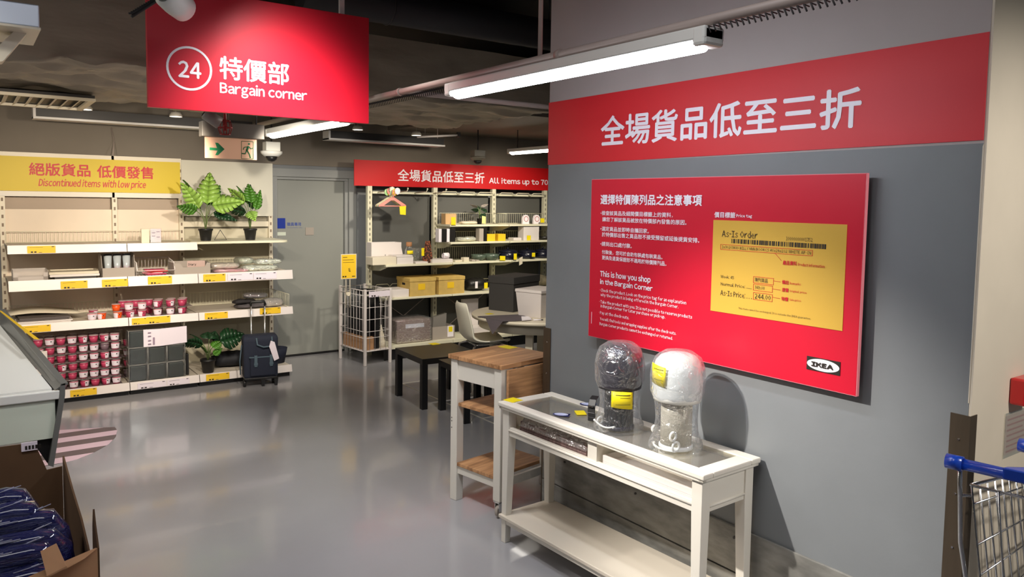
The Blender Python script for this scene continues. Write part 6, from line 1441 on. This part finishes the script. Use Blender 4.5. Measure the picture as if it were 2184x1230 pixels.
# ================================================================== LEFT DISPLAY BIN
DY = 3.6
db_ = thing('display_counter', 'white slanted display counter with grey metal end at the left edge', 'counter', (-0.4, 3.9, 0))
A0 = aY(111, 829, DY); A1 = aY(0, 693, 4.5)
sx_ = (A1.x - A0.x) / (4.5 - DY)
zb_ = A1.z
B().prism([(-1.0, DY + 0.01, A0.z), (A0.x, DY + 0.01, A0.z), (A1.x, 4.5, zb_), (-1.0, 4.5, zb_)], (0, 0, -0.012)).build('sloped_deck', LAMPBODY, db_)
B().box(-1.0, DY - 0.012, 0.957, 0.300, DY + 0.01, 0.993).build('front_lip', LAMPBODY, db_, bevel=0.004)
B().box(-1.0, DY, 0.795, 0.283, DY + 0.012, 0.955).build('front_panel', MINT, db_, bevel=0.002)
t0 = aY(137, 817, DY); t1 = aY(0, 661, 4.5)
B().prism([(t0.x, DY - 0.01, t0.z), (t0.x - 0.035, DY - 0.005, A0.z - 0.005), (A1.x + 0.002, 4.5, zb_ - 0.01), (t1.x, 4.5, t1.z)], (0.01, 0, 0.0)).build('end_extrusion', GREYEX, db_)
B().prism([(t0.x - 0.012, DY - 0.012, t0.z + 0.003), (t0.x + 0.012, DY - 0.012, t0.z + 0.003), (t1.x + 0.02, 4.5, t1.z + 0.004), (t1.x - 0.004, 4.5, t1.z + 0.004)], (0, 0, -0.008)).build('top_trim', GREYEX, db_)
B().prism([(0.302, DY - 0.012, 1.016), (0.320, DY - 0.012, 1.02), (0.318, DY - 0.012, 0.97), (0.270, DY - 0.012, 0.678), (0.252, DY - 0.012, 0.688), (0.292, DY - 0.012, 0.93)], (0, 0.03, 0)).build('end_bracket', GREYEX, db_)
B().prism([(0.290, DY + 0.02, 0.96), (0.312, DY + 0.02, 0.97), (0.264, DY + 0.02, 0.685), (0.250, DY + 0.02, 0.69), (0.20, DY + 0.02, 0.79)], (0, 0.6, 0)).build('end_web', BLACK, db_)
B().box(-1.0, 3.9, 0, -0.35, 4.5, 0.96).build('pedestal', MINT, db_)
k = B().prism([(-1.0, 4.45, zb_ - 0.02), (-0.35, 4.45, zb_ - 0.02), (-0.35, 3.7, 0.98), (-1.0, 3.7, 0.98)], (0, 0, -0.05)); k.build('deck_support', GREYEX, db_)
B().prism([(t1.x - 0.01, 4.40, t1.z + 0.012), (t1.x + 0.004, 4.40, t1.z + 0.006), (t0.x - 0.06, 3.95, (t0.z + t1.z) / 2 + 0.03), (t0.x - 0.08, 3.95, (t0.z + t1.z) / 2 + 0.034)], (0.0, 0, 0.002)).build('yellow_strip', TAG2, db_)

# ================================================================== CARTON WITH BLUE WRAPPED GOODS
gy = thing('open_carton', 'large open brown carton holding blue wrapped goods at the lower left', 'carton', (-0.2, 2.9, 0))
# right wall with ragged top, back wall, front chamfer, left wall
def wallp(pts, t, nm, mt): B().prism(pts, t).build(nm, mt, gy)
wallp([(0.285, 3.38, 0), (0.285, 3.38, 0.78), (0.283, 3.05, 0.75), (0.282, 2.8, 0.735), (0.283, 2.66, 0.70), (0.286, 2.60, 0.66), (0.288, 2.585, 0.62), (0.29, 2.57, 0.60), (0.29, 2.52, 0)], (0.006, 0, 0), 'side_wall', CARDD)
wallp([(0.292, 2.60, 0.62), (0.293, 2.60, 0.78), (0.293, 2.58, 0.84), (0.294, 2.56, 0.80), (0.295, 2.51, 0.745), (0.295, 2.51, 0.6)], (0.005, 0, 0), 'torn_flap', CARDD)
wallp([(0.295, 2.51, 0), (0.295, 2.51, 0.745), (0.255, 2.45, 0.748), (0.20, 2.40, 0.75), (0.13, 2.37, 0.752), (0.0, 2.34, 0.75), (0.0, 2.34, 0)], (-0.004, 0.006, 0), 'front_wall', CARD)
wallp([(0.0, 2.34, 0), (0.0, 2.34, 0.75), (-0.7, 2.34, 0.75), (-0.7, 2.34, 0)], (0, 0.006, 0), 'front_wall', CARD)
bt_ = lambda x_, y_: tuple(aY(x_, y_, 3.385))
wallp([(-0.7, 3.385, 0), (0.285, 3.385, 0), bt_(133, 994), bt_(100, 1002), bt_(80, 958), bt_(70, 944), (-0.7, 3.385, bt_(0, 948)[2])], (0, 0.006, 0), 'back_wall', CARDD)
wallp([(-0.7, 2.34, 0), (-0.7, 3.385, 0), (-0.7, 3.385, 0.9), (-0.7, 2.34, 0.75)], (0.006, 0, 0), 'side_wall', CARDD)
a = aY(45, 945, 3.38); b_ = aY(80, 958, 3.38)
B().box(a.x, 3.378, b_.z, b_.x, 3.3835, a.z).build('white_label', PAPER, gy)
k = B()
for i in range(5): k.box(a.x + 0.012 + i * 0.011, 3.3765, b_.z + 0.006, a.x + 0.019 + i * 0.011, 3.378, b_.z + 0.02)
k.build('label_print', LETK, gy, kind='stuff')
fl1 = aZ(88, 1172, 0.77); 
B().prism([aZ(86, 1175, 0.80), aZ(120, 1158, 0.80), aZ(142, 1207, 0.76), aZ(100, 1228, 0.76)], (0.002, 0.002, -0.005)).build('inner_flap', CARD, gy)
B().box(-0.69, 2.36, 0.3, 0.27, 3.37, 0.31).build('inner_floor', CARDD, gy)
# seven blue wrapped bundles, nearer ones lower
BW_ = M('blue_wrapped', (20, 28, 92), 0.2, coat=1.0, bump=1.0, bscale=55, stretch=(0.5, 3, 5), noise_amt=0.4, nscale=10)
ends = [(60, 1062, 0.80), (80, 1090, 0.78), (124, 1104, 0.75), (128, 1142, 0.72), (112, 1170, 0.70), (95, 1195, 0.67), (118, 1222, 0.65)]
NM = ('farthest', 'second farthest', 'third farthest', 'middle', 'third nearest', 'second nearest', 'nearest')
for i, (px, py, z) in enumerate(ends):
    e = aZ(px, py, z); rr = 0.034
    t = thing('blue_bundle', NM[i] + ' of seven blue plastic-wrapped bundles lying in the open carton', 'bundle', (e.x, e.y, 0.312), 0, 'blue wrapped bundles')
    k = B(); L = 0.62
    pts = [(-L, -0.0, z - 0.312 - 0.04)] + [(-L + (L - 0.06) * j / 6, 0.01 * math.sin(j * 1.3 + i), z - 0.312 - 0.04 + 0.045 * j / 6) for j in range(1, 7)] + [(-0.03, 0.0, z - 0.312 + 0.0), (0.0, 0.0, z - 0.312 - 0.04), (0.005, 0.0, z - 0.312 - 0.1), (0.0, 0, 0.02)]
    k.tube(pts, rr, 10); k.build('bundle_body', BW_, t, world=False, jit=0.012)
    k = B(); 
    for j in range(9): k.tube([(-0.55 + 0.03 * j + 0.05 * q, -0.036 * math.cos(j * 0.28 - 0.4), z - 0.355 + 0.008 * q + 0.034 * math.sin(j * 0.28 - 0.4) + 0.003 * math.sin(q * 2.1 + j)) for q in range(8 - j % 3)], 0.0016 + 0.0006 * (j % 2), 4)
    k.build('fold_glint', M('film_glint', (170, 174, 196), 0.1, alpha=0.75), t, world=False, jit=0.012, kind='stuff')  # pale strips stand in for glints on the plastic film
    B().tube([(0.0, 0, z - 0.35), (0.022, 0.0, z - 0.34)], 0.007, 6).build('white_tip', RAIL, t, world=False)

# ================================================================== SHOPPING TROLLEYS
def cart(x, y, rz, lab):
    t = thing('shopping_trolley', lab, 'trolley', (x, y, 0), rz)
    # local: +x forward, handle along -y from (0,0)
    HZ = 1.05; Wd = 0.50
    B().tube([(0, 0.012, HZ), (0, -Wd, HZ)], 0.0165, 14).build('handle_bar', BLUE, t, world=False)
    for yy in (0.0, -Wd): B().tube([(0, yy + 0.016, HZ), (0, yy - 0.028, HZ)], 0.0215, 14).build('handle_cap', BLUE, t, world=False)
    B().prism([(-0.018, -0.13, HZ - 0.012), (0.02, -0.13, HZ - 0.02), (0.05, -0.19, HZ - 0.012), (0.05, -0.34, HZ - 0.012), (0.02, -0.40, HZ - 0.02), (-0.018, -0.40, HZ - 0.012)], (0, 0, 0.035)).build('handle_panel', BLUE, t, world=False, bevel=0.005)
    B().prism([(-0.012, -0.19, HZ + 0.0232), (0.04, -0.205, HZ + 0.0232), (0.04, -0.325, HZ + 0.0232), (-0.012, -0.34, HZ + 0.0232)], (0, 0, 0.002)).build('white_insert', LETW, t, world=False)
    y0, y1 = -0.045, -Wd + 0.045; F = 0.72; y0f, y1f = y0 - 0.05, y1 + 0.05; ZT, ZB_ = 0.985, 0.50
    def P(u, v, s):  # u along, v height 0..1, s side
        xx = 0.03 + u * F + (1 - v) * 0.09; ya, yb = (y0 + (y0f - y0) * u), (y1 + (y1f - y1) * u); q = (1 - v) * 0.04
        yy = ya - q if s == 0 else yb + q
        return Vector((xx, yy, ZB_ + (ZT - ZB_) * v + 0.0 * u - u * v * 0.10))
    k = B()
    k.tube([P(0, 1, 0), P(1, 1, 0), P(1, 1, 1), P(0, 1, 1)], 0.0055, 6, closed=True); k.tube([P(0, 0, 0), P(1, 0, 0), P(1, 0, 1), P(0, 0, 1)], 0.005, 6, closed=True)
    for v in (0.88, 0.62, 0.42, 0.2):
        k.tube([P(0, v, 0), P(1, v, 0), P(1, v, 1), P(0, v, 1)], 0.0032, 5, closed=False)
    n = 11
    for s in (0, 1):
        for i in range(n + 1): u = i / n; k.tube([P(u, 1, s), P(u, 0, s)], 0.003, 5)
    for i in range(9):
        a = i / 8; k.tube([P(1, 1, 0).lerp(P(1, 1, 1), a), P(1, 0, 0).lerp(P(1, 0, 1), a), P(0, 0, 0).lerp(P(0, 0, 1), a)], 0.003, 5)
    for i in range(7): a = i / 6; k.tube([P(0, 1, 0).lerp(P(0, 1, 1), a), P(0, 0, 0).lerp(P(0, 0, 1), a)], 0.003, 5)
    k.build('wire_basket', CHROME, t, world=False)
    for s, yy in ((0, -0.02), (1, -Wd + 0.02)):
        k = B(); k.tube([(0.0, yy, HZ - 0.01), (0.02, yy, HZ - 0.10), (0.05, yy, 0.80), (0.16, yy - (0.03 if s == 0 else -0.03), 0.45), (0.10, yy - (0.03 if s == 0 else -0.03), 0.16), (0.75, yy - (0.06 if s == 0 else -0.06), 0.13)], 0.0065, 8)
        k.tube([(0.02, yy, HZ - 0.10), (0.045, y0 if s == 0 else y1, HZ - 0.10)], 0.005, 6); k.build('frame_tube', CHROME, t, world=False)
    for (xx, yy) in ((0.14, -0.06), (0.14, -Wd + 0.06), (0.70, -0.12), (0.70, -Wd + 0.12)):
        k = B(); k.lathe([(0.05, -0.012), (0.052, 0), (0.05, 0.012)], 18); k.xf(Matrix.Translation((xx, yy, 0.052)) @ Matrix.Rotation(PI / 2, 4, 'X')); k.build('wheel', BLACK, t, world=False)
    return t
cart(2.335, 1.035, R(9), 'nearer shopping trolley with blue handle at the right edge')
cart(2.69, 0.98, R(4), 'farther shopping trolley nested behind, only its blue handle end showing')

# ================================================================== FIRE ALARM AND NOTICE
p = aY(2148, 835, 1.139); q = aY(2182, 835, 1.139)
zt_ = aY(2148, 806, 1.139).z; zb_ = aY(2148, 862, 1.139).z
fa = thing('fire_alarm', 'red fire alarm call point on the beige wall above the trolleys', 'alarm', ((p.x + q.x) / 2, 1.139, zb_))
w2 = 0.055; h = zt_ - zb_
cx = p.x + w2 + 0.015
B().box(cx - w2, 1.085, zb_, cx + w2, 1.1385, zt_).build('housing', REDP, fa, bevel=0.008)
B().box(cx - w2 * 0.6, 1.0825, zb_ + h * 0.28, cx + w2 * 0.6, 1.0855, zb_ + h * 0.62).build('glass_window', LETW, fa, bevel=0.001)
B().box(cx - w2 * 0.6, 1.0825, zb_ + h * 0.74, cx + w2 * 0.6, 1.0853, zb_ + h * 0.9).build('white_plate', M('plate_pink', (232, 180, 176), 0.5), fa)
B().prism([(cx - 0.012, 1.082, zb_ + h * 0.45), (cx + 0.012, 1.082, zb_ + h * 0.45), (cx, 1.082, zb_ + h * 0.36)], (0, 0.001, 0)).build('arrow_mark', LETK, fa)
nt_ = thing('wall_notice', 'pale notice with faded red printing in a plastic sleeve below the fire alarm', 'notice', (2.98, 1.138, 0.91))
a = aY(2146, 888, 1.137); b_ = aY(2139, 972, 1.137)
B().box(a.x, 1.1365, b_.z, a.x + 0.24, 1.1385, a.z).build('sheet', M('notice_paper', (214, 186, 166), 0.5), nt_)
k = B()
for i in range(7): z = a.z - 0.018 - i * 0.019; k.box(a.x + 0.012, 1.1355, z, a.x + 0.2 - 0.03 * (i % 3), 1.1364, z + 0.006)
k.build('faded_print', M('faded_red', (190, 120, 104), 0.6), nt_, kind='stuff')
B().box(a.x - 0.01, 1.1345, b_.z - 0.01, a.x + 0.26, 1.1352, a.z + 0.012).build('sleeve', CLEAR, nt_)

flush_text()
